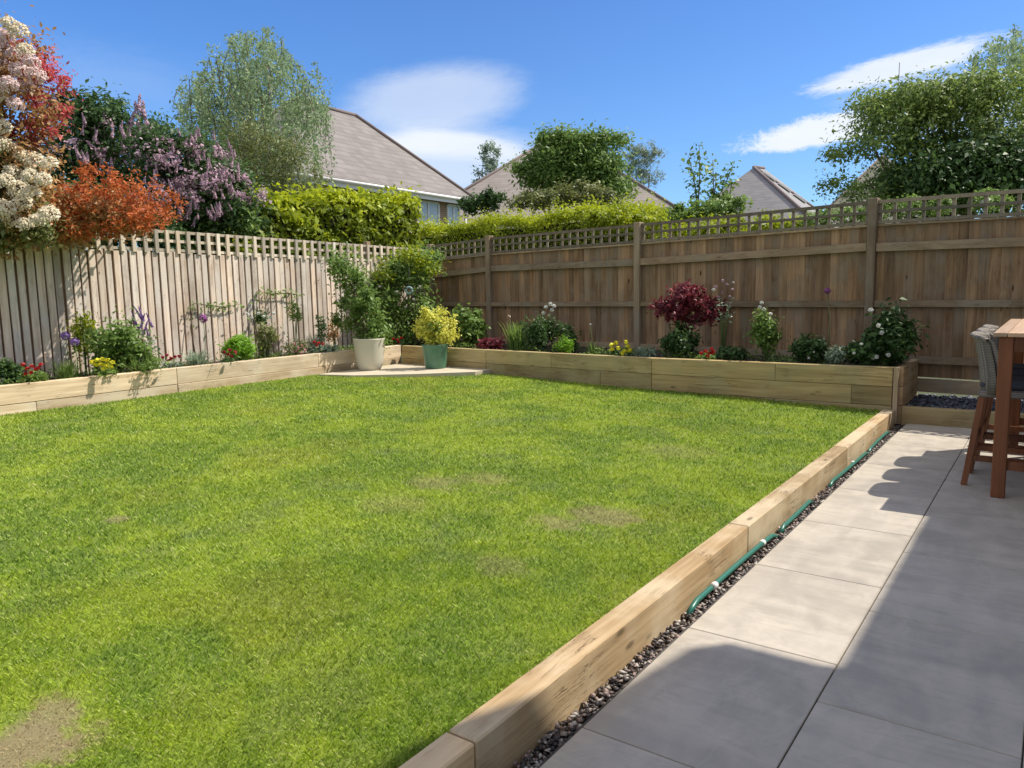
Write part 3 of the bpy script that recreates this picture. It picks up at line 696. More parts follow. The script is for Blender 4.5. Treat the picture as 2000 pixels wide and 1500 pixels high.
# ================================================================ TABLE AND CHAIRS
tb = thing('bar_table', 'tall red brown hardwood bar table on the patio', 'table', (.15, 6.98, 0))
TX0, TX1, TY0, TY1, TZ = -.35, .62, 5.93, 8.02, 1.11
for i in range(8):
    pass
mb = MB(); k = 8; wv = (TX1 - TX0 - .16) / k
for i in range(k): mb.box((TX0 + .08 + wv * (i + .5), (TY0 + TY1) / 2, TZ - .0135), (wv - .004, TY1 - TY0 - .16, .025), rnd=random.random(), bev=.002)
for sx in (TX0 + .04, TX1 - .04): mb.box((sx, (TY0 + TY1) / 2, TZ - .0135), (.078, TY1 - TY0, .027), rnd=random.random(), bev=.003)
for sy in (TY0 + .04, TY1 - .04): mb.box(((TX0 + TX1) / 2, sy, TZ - .0135), (TX1 - TX0 - .165, .078, .027), rnd=random.random(), bev=.003)
mb.build('tabletop', W_teakT, tb)
for lx in (TX0 + .075, TX1 - .075):
    for ly in (TY0 + .075, TY1 - .075):
        mb = MB(); mb.box((lx, ly, (TZ - .028) / 2), (.082, .082, TZ - .028), 0, random.random(), .005); mb.build('leg', W_teak, tb)
for a_, b_ in (((TX0 + .06, TY0 + .12), (TX0 + .06, TY1 - .12)), ((TX1 - .06, TY0 + .12), (TX1 - .06, TY1 - .12)), ((TX0 + .12, TY0 + .06), (TX1 - .12, TY0 + .06)), ((TX0 + .12, TY1 - .06), (TX1 - .12, TY1 - .06))):
    mb = MB(); mb.beam((*a_, TZ - .078), (*b_, TZ - .078), .028, .098); mb.build('apron', W_teak, tb)
for a_, b_ in (((TX0 + .117, TY0 + .075), (TX1 - .117, TY0 + .075)), ((TX0 + .117, TY1 - .075), (TX1 - .117, TY1 - .075)), ((.135, TY0 + .09), (.135, TY1 - .09))):
    mb = MB(); mb.beam((*a_, .22), (*b_, .22), .03, .06); mb.build('stretcher', W_teak, tb)
def m_weave():
    m, g, pb, _ = new_mat('woven_taupe'); P_ = pos(g)
    w1 = g.n('ShaderNodeTexWave'); w1.bands_direction = 'Z'; w1.inputs['Scale'].default_value = 28; w1.inputs['Distortion'].default_value = 1.5; g.l(P_, w1.inputs['Vector'])
    w2 = g.n('ShaderNodeTexWave'); w2.bands_direction = 'Y'; w2.inputs['Scale'].default_value = 22; w2.inputs['Distortion'].default_value = 1.0; g.l(P_, w2.inputs['Vector'])
    f = g.m('MULTIPLY', w1.outputs['Fac'], w2.outputs['Fac'])
    g.l(g.mix(f, (.12, .105, .09), (.36, .32, .28)), pb.inputs['Base Color']); pb.inputs['Roughness'].default_value = .8; bump(g, pb, f, .6, .004); return m
M_weave = m_weave(); M_cush = plain('cushion_navy_grey', (.045, .05, .065), .9, 0, .15, 40)
def bar_chair(loc, rz, label):
    """local: faces +x, back at -x. Built at world, so place by matrix"""
    t = thing('bar_chair', label, 'bar chair', (loc[0], loc[1], 0), 'bar chairs around the tall table'); ca, sa = math.cos(rz), math.sin(rz)
    def T(x, y, z): return (loc[0] + x * ca - y * sa, loc[1] + x * sa + y * ca, z)
    # curved back shell
    N = 12; mb = MB(); vs = []
    prof = [(.66, 0), (.78, 0), (.90, -.018), (1.0, -.035), (1.055, -.055), (1.078, -.075), (1.082, -.095), (1.074, -.108), (1.062, -.104), (1.052, -.090), (1.035, -.078), (.9, -.050), (.78, -.033), (.66, -.03)]
    prof = [(z, dx) for z, dx in prof]
    for i in range(N + 1):
        f = -1 + 2 * i / N; yy = .232 * math.sin(f * math.pi / 2 * 1.0) if abs(f) < 1 else .232 * f
        xx = -.17 + .11 * abs(f) ** 3; hz = -.03 * abs(f) ** 4
        for z, dx in prof: vs.append(T(xx + dx, yy, z + hz * (z - .66) / .4))
    kk = len(prof); fs = []
    for i in range(N):
        for j in range(kk): fs.append((i * kk + j, i * kk + (j + 1) % kk, (i + 1) * kk + (j + 1) % kk, (i + 1) * kk + j))
    fs += [tuple(range(kk)), tuple(range(N * kk, (N + 1) * kk))[::-1]]
    mb.add(vs, fs, .5, True); mb.build('backrest', M_weave, t)
    mb = MB(); c = T(.02, 0, .70); mb.box((c[0], c[1], .725), (.42, .42, .06), rz, .5, .022); mb.build('cushion', M_cush, t)
    mb = MB(); mb.box((c[0], c[1], .665), (.43, .43, .055), rz, .5, .01); mb.build('seat', M_weave, t)
    legs = {}
    for sx in (-1, 1):
        for sy in (-1, 1):
            top_ = T(.01 + sx * .185, sy * .185, .64); bot = T(.0 + sx * .235 - (.02 if sx < 0 else 0), sy * .205, 0.0); legs[(sx, sy)] = (Vector(top_), Vector(bot))
            mb = MB(); mb.beam(top_, bot, .038, .038, upv=(ca, sa, 0)); mb.build('leg', W_teak, t)
    def on(k, z): a, b = legs[k]; f = (a.z - z) / (a.z - b.z); return a.lerp(b, f)
    for (k1, k2, z) in (((1, -1), (1, 1), .28), ((-1, -1), (-1, 1), .34), ((-1, -1), (1, -1), .20), ((-1, 1), (1, 1), .20)):
        mb = MB(); mb.beam(on(k1, z), on(k2, z), .022, .04); mb.build('stretcher', W_teak, t)
    return t
bar_chair((-.24, 6.45), 0, 'woven bar chair nearest the camera on the long side of the tall table')
bar_chair((-.24, 6.955), 0, 'woven bar chair between two others on the long side of the tall table')
bar_chair((-.24, 7.46), 0, 'woven bar chair closest to the fence on the long side of the tall table')
bar_chair((.13, 8.20), -math.pi / 2, 'woven bar chair at the end of the tall table by the slate bed')

# ================================================================ HOUSE THE PHOTO IS TAKEN FROM (casts the patio shade)
hm = thing('house', 'rear wing of the home beside the patio, its eaves shading the paving', 'house', (4.5, 2, 0))
M_render = plain('wall_render', (.55, .50, .42), .9, 0, .06, 3); M_tile = plain('roof_tile_grey', (.16, .13, .12), .85, 0, .2, 6)
ox, oy, oh = .477 * 5, .595 * 5, 5.0
out_pts = [(-.61, 6.9), (-.61, 2.92), (-.74, 2.88), (-1.09, 2.87), (-1.15, 2.80), (-1.28, 2.15), (-1.56, 1.45), (-1.60, .3), (-1.7, -3.0)]
pl = [(x + ox, y + oy) for x, y in out_pts] + [(9, -3 + oy), (9, 6.9 + oy)]
mb = MB(); n = len(pl); mb.add([(x, y, oh - .12) for x, y in pl] + [(x, y, oh) for x, y in pl], [tuple(range(n))[::-1], tuple(range(n, 2 * n))] + [(i, (i + 1) % n, n + (i + 1) % n, n + i) for i in range(n)], .5)
mb.build('eaves', M_tile, hm)
mb = MB(); mb.add([(2.1, 9.5, oh + .002), (8.8, 9.5, oh + .002), (8.8, 0, oh + .002), (2.1, 0, oh + .002), (5.4, 7.0, 7.6), (5.4, 2.5, 7.6)], [(0, 1, 4), (1, 2, 5, 4), (2, 3, 5), (3, 0, 4, 5)], .5); mb.build('roof', M_tile, hm)
mb = MB(); mb.box((5.6, 4.5, 2.44), (6.6, 10.0, 4.87), 0, .5); mb.build('wall', M_render, hm)
for y in (2.2, 5.2, 8.0):
    mb = MB(); mb.box((2.29, y, 3.5), (.05, 1.2, 1.1), 0, .5, .01); wn = mb.build('window', plain('frame_white', (.75, .75, .73), .4), hm)
    mb = MB(); mb.box((2.262, y, 3.5), (.01, 1.04, .94), 0, .5); mb.build('pane', plain('glass_dark', (.03, .04, .05), .05), wn)

# ================================================================ NEIGHBOURING HOUSES
def m_roof(name, c1, c2, dirv=(1, 0)):
    m, g, pb, _ = new_mat(name); P_ = pos(g); sep = g.n('ShaderNodeSeparateXYZ'); g.l(P_, sep.inputs[0])
    hz = g.m('ADD', g.m('MULTIPLY', sep.outputs[0], dirv[0]), g.m('MULTIPLY', sep.outputs[1], dirv[1]))
    row = g.m('MULTIPLY', sep.outputs[2], 5.6)
    rowi = g.m('FLOOR', row); fr_ = g.m('FRACT', row)
    colm = g.m('MULTIPLY', g.m('ADD', hz, g.m('MULTIPLY', rowi, .165)), 3.0)
    cmb = g.n('ShaderNodeCombineXYZ'); g.l(g.m('FLOOR', colm), cmb.inputs[0]); g.l(rowi, cmb.inputs[1])
    wn = g.n('ShaderNodeTexWhiteNoise', noise_dimensions='2D'); g.l(cmb.outputs[0], wn.inputs['Vector'])
    f = g.m('ADD', g.m('MULTIPLY', wn.outputs['Value'], .55), g.m('MULTIPLY', g.noise(P_, .6, 4), .45))
    c = g.mix(f, c1, c2); lip = g.m('SUBTRACT', 1.0, g.ss(fr_, .0, .22)); c = g.mix(g.m('MULTIPLY', lip, .5), c, tuple(v * .4 for v in c1))
    g.l(c, pb.inputs['Base Color']); pb.inputs['Roughness'].default_value = .85; bump(g, pb, fr_, .5, .03); return m
def m_brick(name, c1, c2, mortar, dirv):
    m, g, pb, _ = new_mat(name); P_ = pos(g); sep = g.n('ShaderNodeSeparateXYZ'); g.l(P_, sep.inputs[0])
    hz = g.m('ADD', g.m('MULTIPLY', sep.outputs[0], dirv[0]), g.m('MULTIPLY', sep.outputs[1], dirv[1]))
    cmb = g.n('ShaderNodeCombineXYZ'); g.l(hz, cmb.inputs[0]); g.l(sep.outputs[2], cmb.inputs[1])
    b = g.n('ShaderNodeTexBrick'); g.l(cmb.outputs[0], b.inputs['Vector']); b.inputs['Scale'].default_value = 1.0
    b.inputs['Brick Width'].default_value = .225; b.inputs['Row Height'].default_value = .075; b.inputs['Mortar Size'].default_value = .008
    b.inputs['Color1'].default_value = (*c1, 1); b.inputs['Color2'].default_value = (*c2, 1); b.inputs['Mortar'].default_value = (*mortar, 1)
    g.l(b.outputs['Color'], pb.inputs['Base Color']); pb.inputs['Roughness'].default_value = .9; return m
M_white = plain('paint_white', (.74, .73, .70), .45, 0, .05); M_lead = plain('lead_grey', (.12, .12, .13), .6); M_gutter = plain('gutter_grey', (.30, .30, .30), .5)
M_glass = plain('window_glass', (.42, .48, .52), .12, 0, .3, 1.5)
def hip(name, label, corners, ridge, mroof, mwall, zg=.05, inset=.45, edge=.07):
    """corners: four eave points in order; ridge: two points, ridge[0] above the edge c0-c1, ridge[1] above c2-c3"""
    c = [Vector(v) for v in corners]; r = [Vector(v) for v in ridge]; cen = sum(c, Vector()) / 4
    t = thing(name, label, 'house', (cen.x, cen.y, zg))
    mb = MB(); dz = Vector((0, 0, .12))
    mb.add(c + r + [v - dz for v in c], [(0, 1, 4), (1, 2, 5, 4), (2, 3, 5), (3, 0, 4, 5), (0, 6, 7, 1), (1, 7, 8, 2), (2, 8, 9, 3), (3, 9, 6, 0), (6, 9, 8, 7)], .5)
    roof = mb.build('roof', mroof, t)
    for a, b in ((c[0], r[0]), (c[1], r[0]), (c[2], r[1]), (c[3], r[1]), (r[0], r[1])):
        if (a - b).length < .2: continue
        mb = MB(); mb.tube([a + Vector((0, 0, .02)), a.lerp(b, .5) + Vector((0, 0, .03)), b + Vector((0, 0, .03))], edge, 8); mb.build('ridge_tile', M_ridge, roof)
    w = [v + (Vector((cen.x, cen.y, v.z)) - v).normalized() * inset * 1.41 for v in c]
    mb = MB(); lo = [Vector((v.x, v.y, zg)) for v in w]; hi = [Vector((v.x, v.y, v.z - .122)) for v in w]
    mb.add(lo + hi, [(0, 1, 5, 4), (1, 2, 6, 5), (2, 3, 7, 6), (3, 0, 4, 7)], .5); mb.build('wall', mwall, t)
    for i in range(4):
        a, b = c[i], c[(i + 1) % 4]; mb = MB(); mb.beam(a - Vector((0, 0, .19)), b - Vector((0, 0, .19)), .03, .18); mb.build('fascia', M_white, t)
        mb = MB(); o_ = ((a + b) / 2 - cen); o_.z = 0; o_ = o_.normalized() * .09; mb.tube([a + o_ - Vector((0, 0, .10)), b + o_ - Vector((0, 0, .10))], .055, 8); mb.build('gutter', M_white, t)
    return t, w
M_ridge = plain('ridge_tile_dark', (.17, .13, .12), .8, 0, .2, 5)
u = np.array([-.0612, .9981]); v = np.array([-.9981, -.0612]); PR = np.array([-18.89, 24.2]); wdt = 6.3; Lr = 3.0; ze = 4.96; zr = 7.96
E1 = PR - u * wdt / 2 + v * wdt / 2; E0 = E1 - u * Lr; PL = PR - u * (wdt + Lr)
h1, w1 = hip('house', 'large hipped roof house between the birch and the clipped hedge, white fascia and upstairs windows', [(*PR, ze), (*(PR + v * wdt), ze), (*(PL + v * wdt), ze), (*PL, ze)], [(*E1, zr), (*E0, zr)],
             m_roof('roof_tile_warm', (.165, .145, .135), (.265, .235, .22), tuple(u)), m_brick('brick_buff', (.33, .20, .12), (.25, .15, .09), (.35, .31, .26), tuple(u)))
def on_wall(px, py, a, b):
    """where the photo's ray meets the upright plane through a and b"""
    r = ray(px, py); d = np.array([b[0] - a[0], b[1] - a[1]]); n_ = np.array([-d[1], d[0]]); t = (np.array([a[0], a[1]]) @ n_) / (r[:2] @ n_)
    return np.array([r[0] * t, r[1] * t, CH + r[2] * t])
wa, wb = w1[3], w1[0]; dw = (wb - wa); dw.z = 0; dw.normalize(); nw = Vector((dw.y, -dw.x, 0))
if nw.x < 0: nw = -nw
def house_window(parent, c, w, h, dw, nw, bars=1, mat=None):
    c = Vector([float(q) for q in c]); up_ = Vector((0, 0, 1)); mb = MB(); fw = .07
    for s_ in (-1, 1): mb.beam(c + dw * s_ * w / 2 + nw * .02 - up_ * h / 2, c + dw * s_ * w / 2 + nw * .02 + up_ * h / 2, .06, fw, .5, upv=dw)
    for s_ in (-1, 1): mb.beam(c + up_ * s_ * h / 2 + nw * .023 - dw * (w / 2 - fw / 2), c + up_ * s_ * h / 2 + nw * .023 + dw * (w / 2 - fw / 2), .06, fw, .5)
    for b_ in range(1, bars + 1):
        q = c - dw * w / 2 + dw * w * b_ / (bars + 1); mb.beam(q + nw * .02 - up_ * (h / 2 - fw / 2), q + nw * .02 + up_ * (h / 2 - fw / 2), .05, .06, .5, upv=dw)
    f = mb.build('window', M_white, parent)
    mb = MB(); mb.beam(c + nw * .01 - dw * (w / 2 - .01), c + nw * .01 + dw * (w / 2 - .01), .012, h - .02, .5); mb.build('pane', M_glass, f)
    mb = MB(); mb.beam(c - up_ * (h / 2 + .06) + nw * .05 - dw * (w / 2 + .05), c - up_ * (h / 2 + .06) + nw * .05 + dw * (w / 2 + .05), .12, .05, .5); mb.build('sill', M_white, f)
for px_, w_ in ((662, 1.0), (835, 1.25), (884, .75)):
    c = on_wall(px_, 395, wa, wb); c[2] = 4.13; house_window(h1, c, w_, 1.05, dw, nw)
for px_ in (793, 906):
    c = on_wall(px_, 395, wa, wb); mb = MB(); mb.tube([(c[0] + nw.x * .05, c[1] + nw.y * .05, .05), (c[0] + nw.x * .05, c[1] + nw.y * .05, 4.8)], .045, 8); mb.build('downpipe', M_white, h1)
def P5(px_, D, z=5.0): q = at_d(px_, 430, D); return (q[0], q[1], z)
def flatz(q, z): return (q[0], q[1], z)
a2 = at_d(1090, 262, 50); n1, n2 = P5(794, 42), P5(1358, 42); dv = np.array([a2[0], a2[1]]) - (np.array(n1[:2]) + np.array(n2[:2])) / 2
b1, b2 = (n1[0] + 2 * dv[0], n1[1] + 2 * dv[1], 5.0), (n2[0] + 2 * dv[0], n2[1] + 2 * dv[1], 5.0)
h2, w2 = hip('house', 'grey pyramid roof house mostly hidden by the round leafy tree', [n1, n2, b2, b1], [tuple(a2), (a2[0] + dv[0] * .05, a2[1] + dv[1] * .05, a2[2])],
             m_roof('roof_tile_grey_brown', (.20, .17, .15), (.30, .265, .24), (1, 0)), m_brick('brick_brown', (.28, .17, .11), (.22, .13, .08), (.33, .3, .26), (1, 0)), edge=.09)
Np, Lp, Rp = P5(1580, 41, 4.9), P5(1308, 47, 4.9), P5(1655, 52, 4.9); Bp = (Lp[0] + Rp[0] - Np[0], Lp[1] + Rp[1] - Np[1], 4.9)
ra = at_d(1472, 327, 48); rb = at_d(1492, 329, 51.5)
h3, w3 = hip('house', 'house with a steep grey hipped roof rising behind the slim young tree', [Np, Rp, Bp, Lp], [tuple(ra), tuple(rb)][::1], m_roof('roof_slate_grey', (.21, .20, .20), (.30, .285, .28), (.8, .6)), m_brick('brick_red', (.28, .15, .10), (.22, .11, .08), (.33, .3, .26), (1, 0)), edge=.10)
sk0, sk1 = Vector(ra).lerp(Vector(Rp), .10), Vector(ra).lerp(Vector(Rp), .55)
for k, f in enumerate((.10, .28, .46)):
    a_ = Vector(ra).lerp(Vector(Rp), f) * .72 + Vector(ra).lerp(Vector(Np), f) * .28 + Vector((0, 0, .05)); b_ = Vector(ra).lerp(Vector(Rp), f + .14) * .72 + Vector(ra).lerp(Vector(Np), f + .14) * .28 + Vector((0, 0, .05))
    mb = MB(); mb.beam(a_, b_, .5, .08); mb.build('roof_light', M_white, h3)
q1, q2 = P5(1560, 60, 5.0), P5(1900, 60, 5.0); a4 = at_d(1722, 305, 66); dv = np.array([a4[0], a4[1]]) - (np.array(q1[:2]) + np.array(q2[:2])) / 2
h4, w4 = hip('house', 'mossy dark roof just showing behind the trellis below the big tree', [q1, q2, (q2[0] + 2 * dv[0], q2[1] + 2 * dv[1], 5), (q1[0] + 2 * dv[0], q1[1] + 2 * dv[1], 5)], [tuple(a4), (a4[0] + .3, a4[1] + .3, a4[2])],
             m_roof('roof_mossy', (.10, .11, .07), (.20, .19, .15), (1, 0)), m_brick('brick_red2', (.28, .15, .10), (.22, .11, .08), (.33, .3, .26), (1, 0)))
am = at_d(1757, 122, 66)
ma = thing('aerial_mast', 'thin aerial mast standing up behind the big tree', 'aerial', (am[0], am[1], 5)); mb = MB(); mb.tube([(am[0], am[1], 9), tuple(am)], .035, 6); mb.build('mast', M_lead, ma)
mb = MB(); [mb.tube([(am[0] - .35, am[1], am[2] - 1.2 - .5 * k), (am[0] + .35, am[1], am[2] - 1.2 - .5 * k)], .015, 5) for k in range(3)]; mb.build('antenna', M_lead, ma)

# ================================================================ TREES, SHRUBS AND HEDGES BEYOND THE FENCES
def gb(x, y, D, z=.1): q = at_d(x, y, D); return (q[0], q[1], z)
def CL(L, D, depth=None): return [px_clump(a[0], a[1], a[2], a[3], D + (a[4] if len(a) > 4 else 0), depth) for a in L]
# photinia with cream flower heads
ph = tree('photinia_shrub', 'tall photinia with cream flower heads and crimson young leaves over the pale fence', 'shrub',
          CL([(15, 330, 150, 170), (20, 200, 140, 160), (-5, 100, 110, 150), (30, 430, 130, 110), (-70, 300, 160, 300), (-60, 120, 120, 180)], 8.3, .55), (-10.15, 4.0, .1), 17000, .055, M_bronze, B_bark, .07, jitter=.7, sub=22, tight=.3, fkp=(-10.05, 4.1, 2.3))
P, N, Q = clumps_pts(CL([(88, 190, 66, 170), (62, 120, 60, 90), (96, 160, 60, 70), (70, 260, 80, 60), (25, 270, 70, 60)], 8.4, .28), 2600, 12, .3, .5); leaves('young_leaves', P, .052, M_red, ph, N, Q, aspect=.36, jitter=.7, droop=-.3)
heads = [(18, 48), (36, 62), (8, 75), (50, 100), (22, 105), (62, 122), (5, 128), (38, 138), (70, 150), (18, 165), (52, 172), (4, 190), (30, 205), (6, 250, 1), (8, 285, 1), (45, 308, 1), (68, 318, 1), (98, 322, 1), (25, 338, 1), (60, 345, 1), (85, 352, 1), (12, 355, 1), (38, 372, 1), (62, 380, 1), (45, 398, 1), (96, 420, 1), (72, 432, 1), (48, 440, 1), (24, 430, 1), (8, 410, 1), (-12, 230), (-20, 150), (-15, 90), (-20, 330, 1)]
for hh_ in heads:
    q = at_d(hh_[0], hh_[1], 7.95 + random.uniform(-.15, .2)); rr = random.uniform(.070, .115)
    flower_at('dome', F_cream if len(hh_) > 2 else (F_pink if random.random() < .6 else F_cream), ph, q, (rr, rr, rr * .9), (random.uniform(.3, .9), random.uniform(.3, .9), random.random() * .8), 'flower_head')
P, N, Q = clumps_pts(CL([(20, 420, 150, 110), (50, 455, 110, 50), (10, 320, 130, 150), (-20, 470, 120, 60)], 8.25, .4), 5200, 24, .34, .3); leaves('older_leaves', P, .055, M_olive, ph, N, Q, jitter=.8)
# orange photinia
og = tree('photinia_shrub', 'low photinia with orange red leaves leaning over the pale fence trellis', 'shrub',
          CL([(225, 375, 120, 62), (285, 385, 56, 76), (175, 395, 90, 60), (250, 425, 110, 44), (135, 375, 80, 50), (215, 345, 110, 44), (120, 420, 70, 50), (300, 415, 40, 50), (265, 442, 80, 26), (185, 450, 80, 36), (110, 455, 50, 40)], 8.75, .48), (-10.1, 5.3, .1), 5400, .048, M_orange, B_bark, .035, jitter=.8, aspect=.36, sub=34, tight=.17, shell=.15, droop=-.2, fkp=(-9.95, 5.3, 2.35))
P, N, Q = clumps_pts(CL([(235, 435, 150, 60), (150, 440, 150, 70), (200, 410, 180, 70), (120, 400, 80, 80)], 8.9, .42), 5600, 20, .34, .3); leaves('older_leaves', P, .055, M_bronze, og, N, Q, jitter=.8)
# lilacs
li = tree('lilac_bush', 'dark green lilac with few mauve spikes standing against the sky', 'shrub',
          CL([(195, 240, 130, 90), (150, 290, 110, 120), (250, 260, 90, 110), (130, 350, 110, 120), (215, 330, 160, 130), (170, 215, 60, 50)], 13, .8), gb(190, 300, 13), 15000, .085, M_dkgreen, B_bark, .08, sub=18, tight=.28)
P, N, Q = clumps_pts(CL([(250, 280, 90, 110), (170, 300, 120, 60)], 12.6, .7), 1500, 30, .12, .7); leaves('blossom', P, .042, F_mauve, li, N, Q, aspect=.8)
for k in range(26):
    x = random.uniform(130, 290); y = random.uniform(225, 320); q = at_d(x, y, 12.25 + random.uniform(-.2, .3)); s_ = random.uniform(.06, .09)
    flower_at('spike', F_mauve, li, q, (s_ * .8, s_ * .8, s_ * 1.2), (random.uniform(-.4, .4), random.uniform(-.4, .4), 0), 'flower_spike')
for x, y in ((272, 200), (266, 215), (280, 212), (258, 232), (285, 235), (270, 250), (280, 262), (290, 280)):
    q = at_d(x, y, 12.5); flower_at('spike', F_mauve, li, q, (.085, .085, .14), (random.uniform(-.3, .3), random.uniform(-.3, .3), 0), 'flower_spike')
lj = tree('lilac_bush', 'spreading lilac covered in mauve flower spikes in front of the birch', 'shrub',
          CL([(345, 310, 130, 120), (400, 350, 130, 130), (320, 390, 170, 140), (440, 400, 100, 100), (300, 290, 60, 60), (370, 430, 200, 90)], 12.2, .8), gb(360, 400, 12.2), 15000, .075, M_dkgreen, B_bark, .08, sub=18, tight=.30)
P, N, Q = clumps_pts(CL([(375, 330, 180, 130), (430, 380, 110, 110), (320, 300, 80, 60), (350, 390, 150, 90)], 11.9, .8), 5200, 40, .12, .6); leaves('blossom', P, .042, F_mauve, lj, N, Q, aspect=.8)
for k in range(96):
    a_ = random.random() * 6.283; r_ = math.sqrt(random.random()); x = 375 + 98 * r_ * math.cos(a_); y = 342 + 92 * r_ * math.sin(a_)
    q = at_d(x, y, 11.45 + random.uniform(-.15, .3)); s_ = random.uniform(.045, .07); flower_at('spike', F_mauve, lj, q, (s_ * .8, s_ * .8, s_ * 1.2), (random.uniform(-.5, .5), random.uniform(-.5, .5), 0), 'flower_spike')
# weeping birch
def birch(name, label, cat, crown, D, n_br, n_leaf, size, base_px, trunks, seed, hang=1.1, lm=None, group=None):
    rr = np.random.default_rng(seed); b = gb(base_px, 300, D); t = thing(name, label, cat, b, group); mb = MB(); tips = []
    for (xs_, ys2, xt, yt, r_) in trunks:
        p0 = Vector(gb(xs_, 300, D)); p0.z = .1; pm = Vector(at_d(xs_, ys2, D)); pt = Vector(at_d(xt, yt, D)); mb.tube([p0, p0.lerp(pm, .6), pm, pm.lerp(pt, .5) + Vector((.05, .1, 0)), pt], [r_, r_ * .85, r_ * .7, r_ * .4, r_ * .12], 8)
    mb.build('trunk', B_birch, t)
    P = []; N = []; Q = []; mbb = MB()
    for i in range(n_br):
        c = crown[rr.choice(len(crown), p=np.array([k[2] * k[3] for k in crown], float) / sum(k[2] * k[3] for k in crown))]
        a_ = rr.random() * 6.283; r_ = rr.random() ** .5; x = c[0] + c[2] / 2 * r_ * math.cos(a_); y = c[1] - c[3] / 2 * r_ * abs(math.sin(a_)) * (1 if rr.random() < .8 else -1)
        q = at_d(x, y, D + rr.normal(0, .75)); L = hang * (.4 + rr.random() * .9); lx, ly = rr.normal(0, .16, 2)
        k = int(n_leaf / n_br * (.5 + rr.random())); f = rr.random(k); curve = f ** 1.5
        pts = q[None] + np.stack([lx * f, ly * f, .18 * np.sin(f * 2.2) - L * curve], 1) + rr.normal(0, .045, (k, 3)); P.append(pts)
        N.append(np.stack([rr.normal(0, 1, k), rr.normal(0, 1, k), 0 * f + .3], 1)); tone = rr.random(); Q.append(tone * .5 + .5 * rr.random(k))
        if i % 5 == 0:
            pt = [Vector(q) + Vector((lx * s_, ly * s_, .18 * math.sin(s_ * 2.2) - L * s_ ** 1.5)) for s_ in (0, .35, .7, 1)]; mbb.tube(pt, [.012, .009, .006, .004], 4, cap=False)
    mbb.build('twigs', B_bark, t)
    leaves('foliage', np.concatenate(P), size, lm or M_birch, t, np.concatenate(N), np.concatenate(Q), jitter=.5, aspect=.5, droop=.9)
    return t
birch('birch_tree', 'tall weeping silver birch with fine grey green leaves left of the big roof', 'tree',
      [(480, 150, 190, 170), (440, 230, 190, 200), (545, 200, 190, 200), (590, 260, 110, 160), (400, 260, 110, 200), (500, 90, 110, 80), (560, 320, 130, 120), (470, 310, 180, 140), (620, 215, 60, 60), (375, 175, 50, 60)], 17.5, 1000, 34000, .060, 490,
      [(492, 260, 470, 90, .10), (520, 250, 520, 120, .07), (478, 280, 420, 150, .055)], 3)
tree('willow_leaved_shrub', 'grey green loose shrub at the foot of the birch in front of the roof', 'shrub', CL([(560, 330, 90, 120), (500, 370, 110, 100), (590, 370, 80, 70), (530, 290, 80, 80), (455, 330, 70, 120), (470, 270, 60, 80)], 16, .8), gb(530, 380, 16), 8500, .075, M_olive, B_bark, .06, sub=16, tight=.34, aspect=.3)
tree('mixed_shrub', 'dark leafy shrub filling in behind the trellis below the orange photinia', 'shrub', CL([(120, 450, 150, 110), (220, 455, 150, 100), (310, 455, 110, 90), (40, 460, 120, 110), (160, 400, 160, 90)], 10.9, .45), gb(180, 450, 11), 9000, .07, M_dkgreen, B_bark, .04, sub=22)
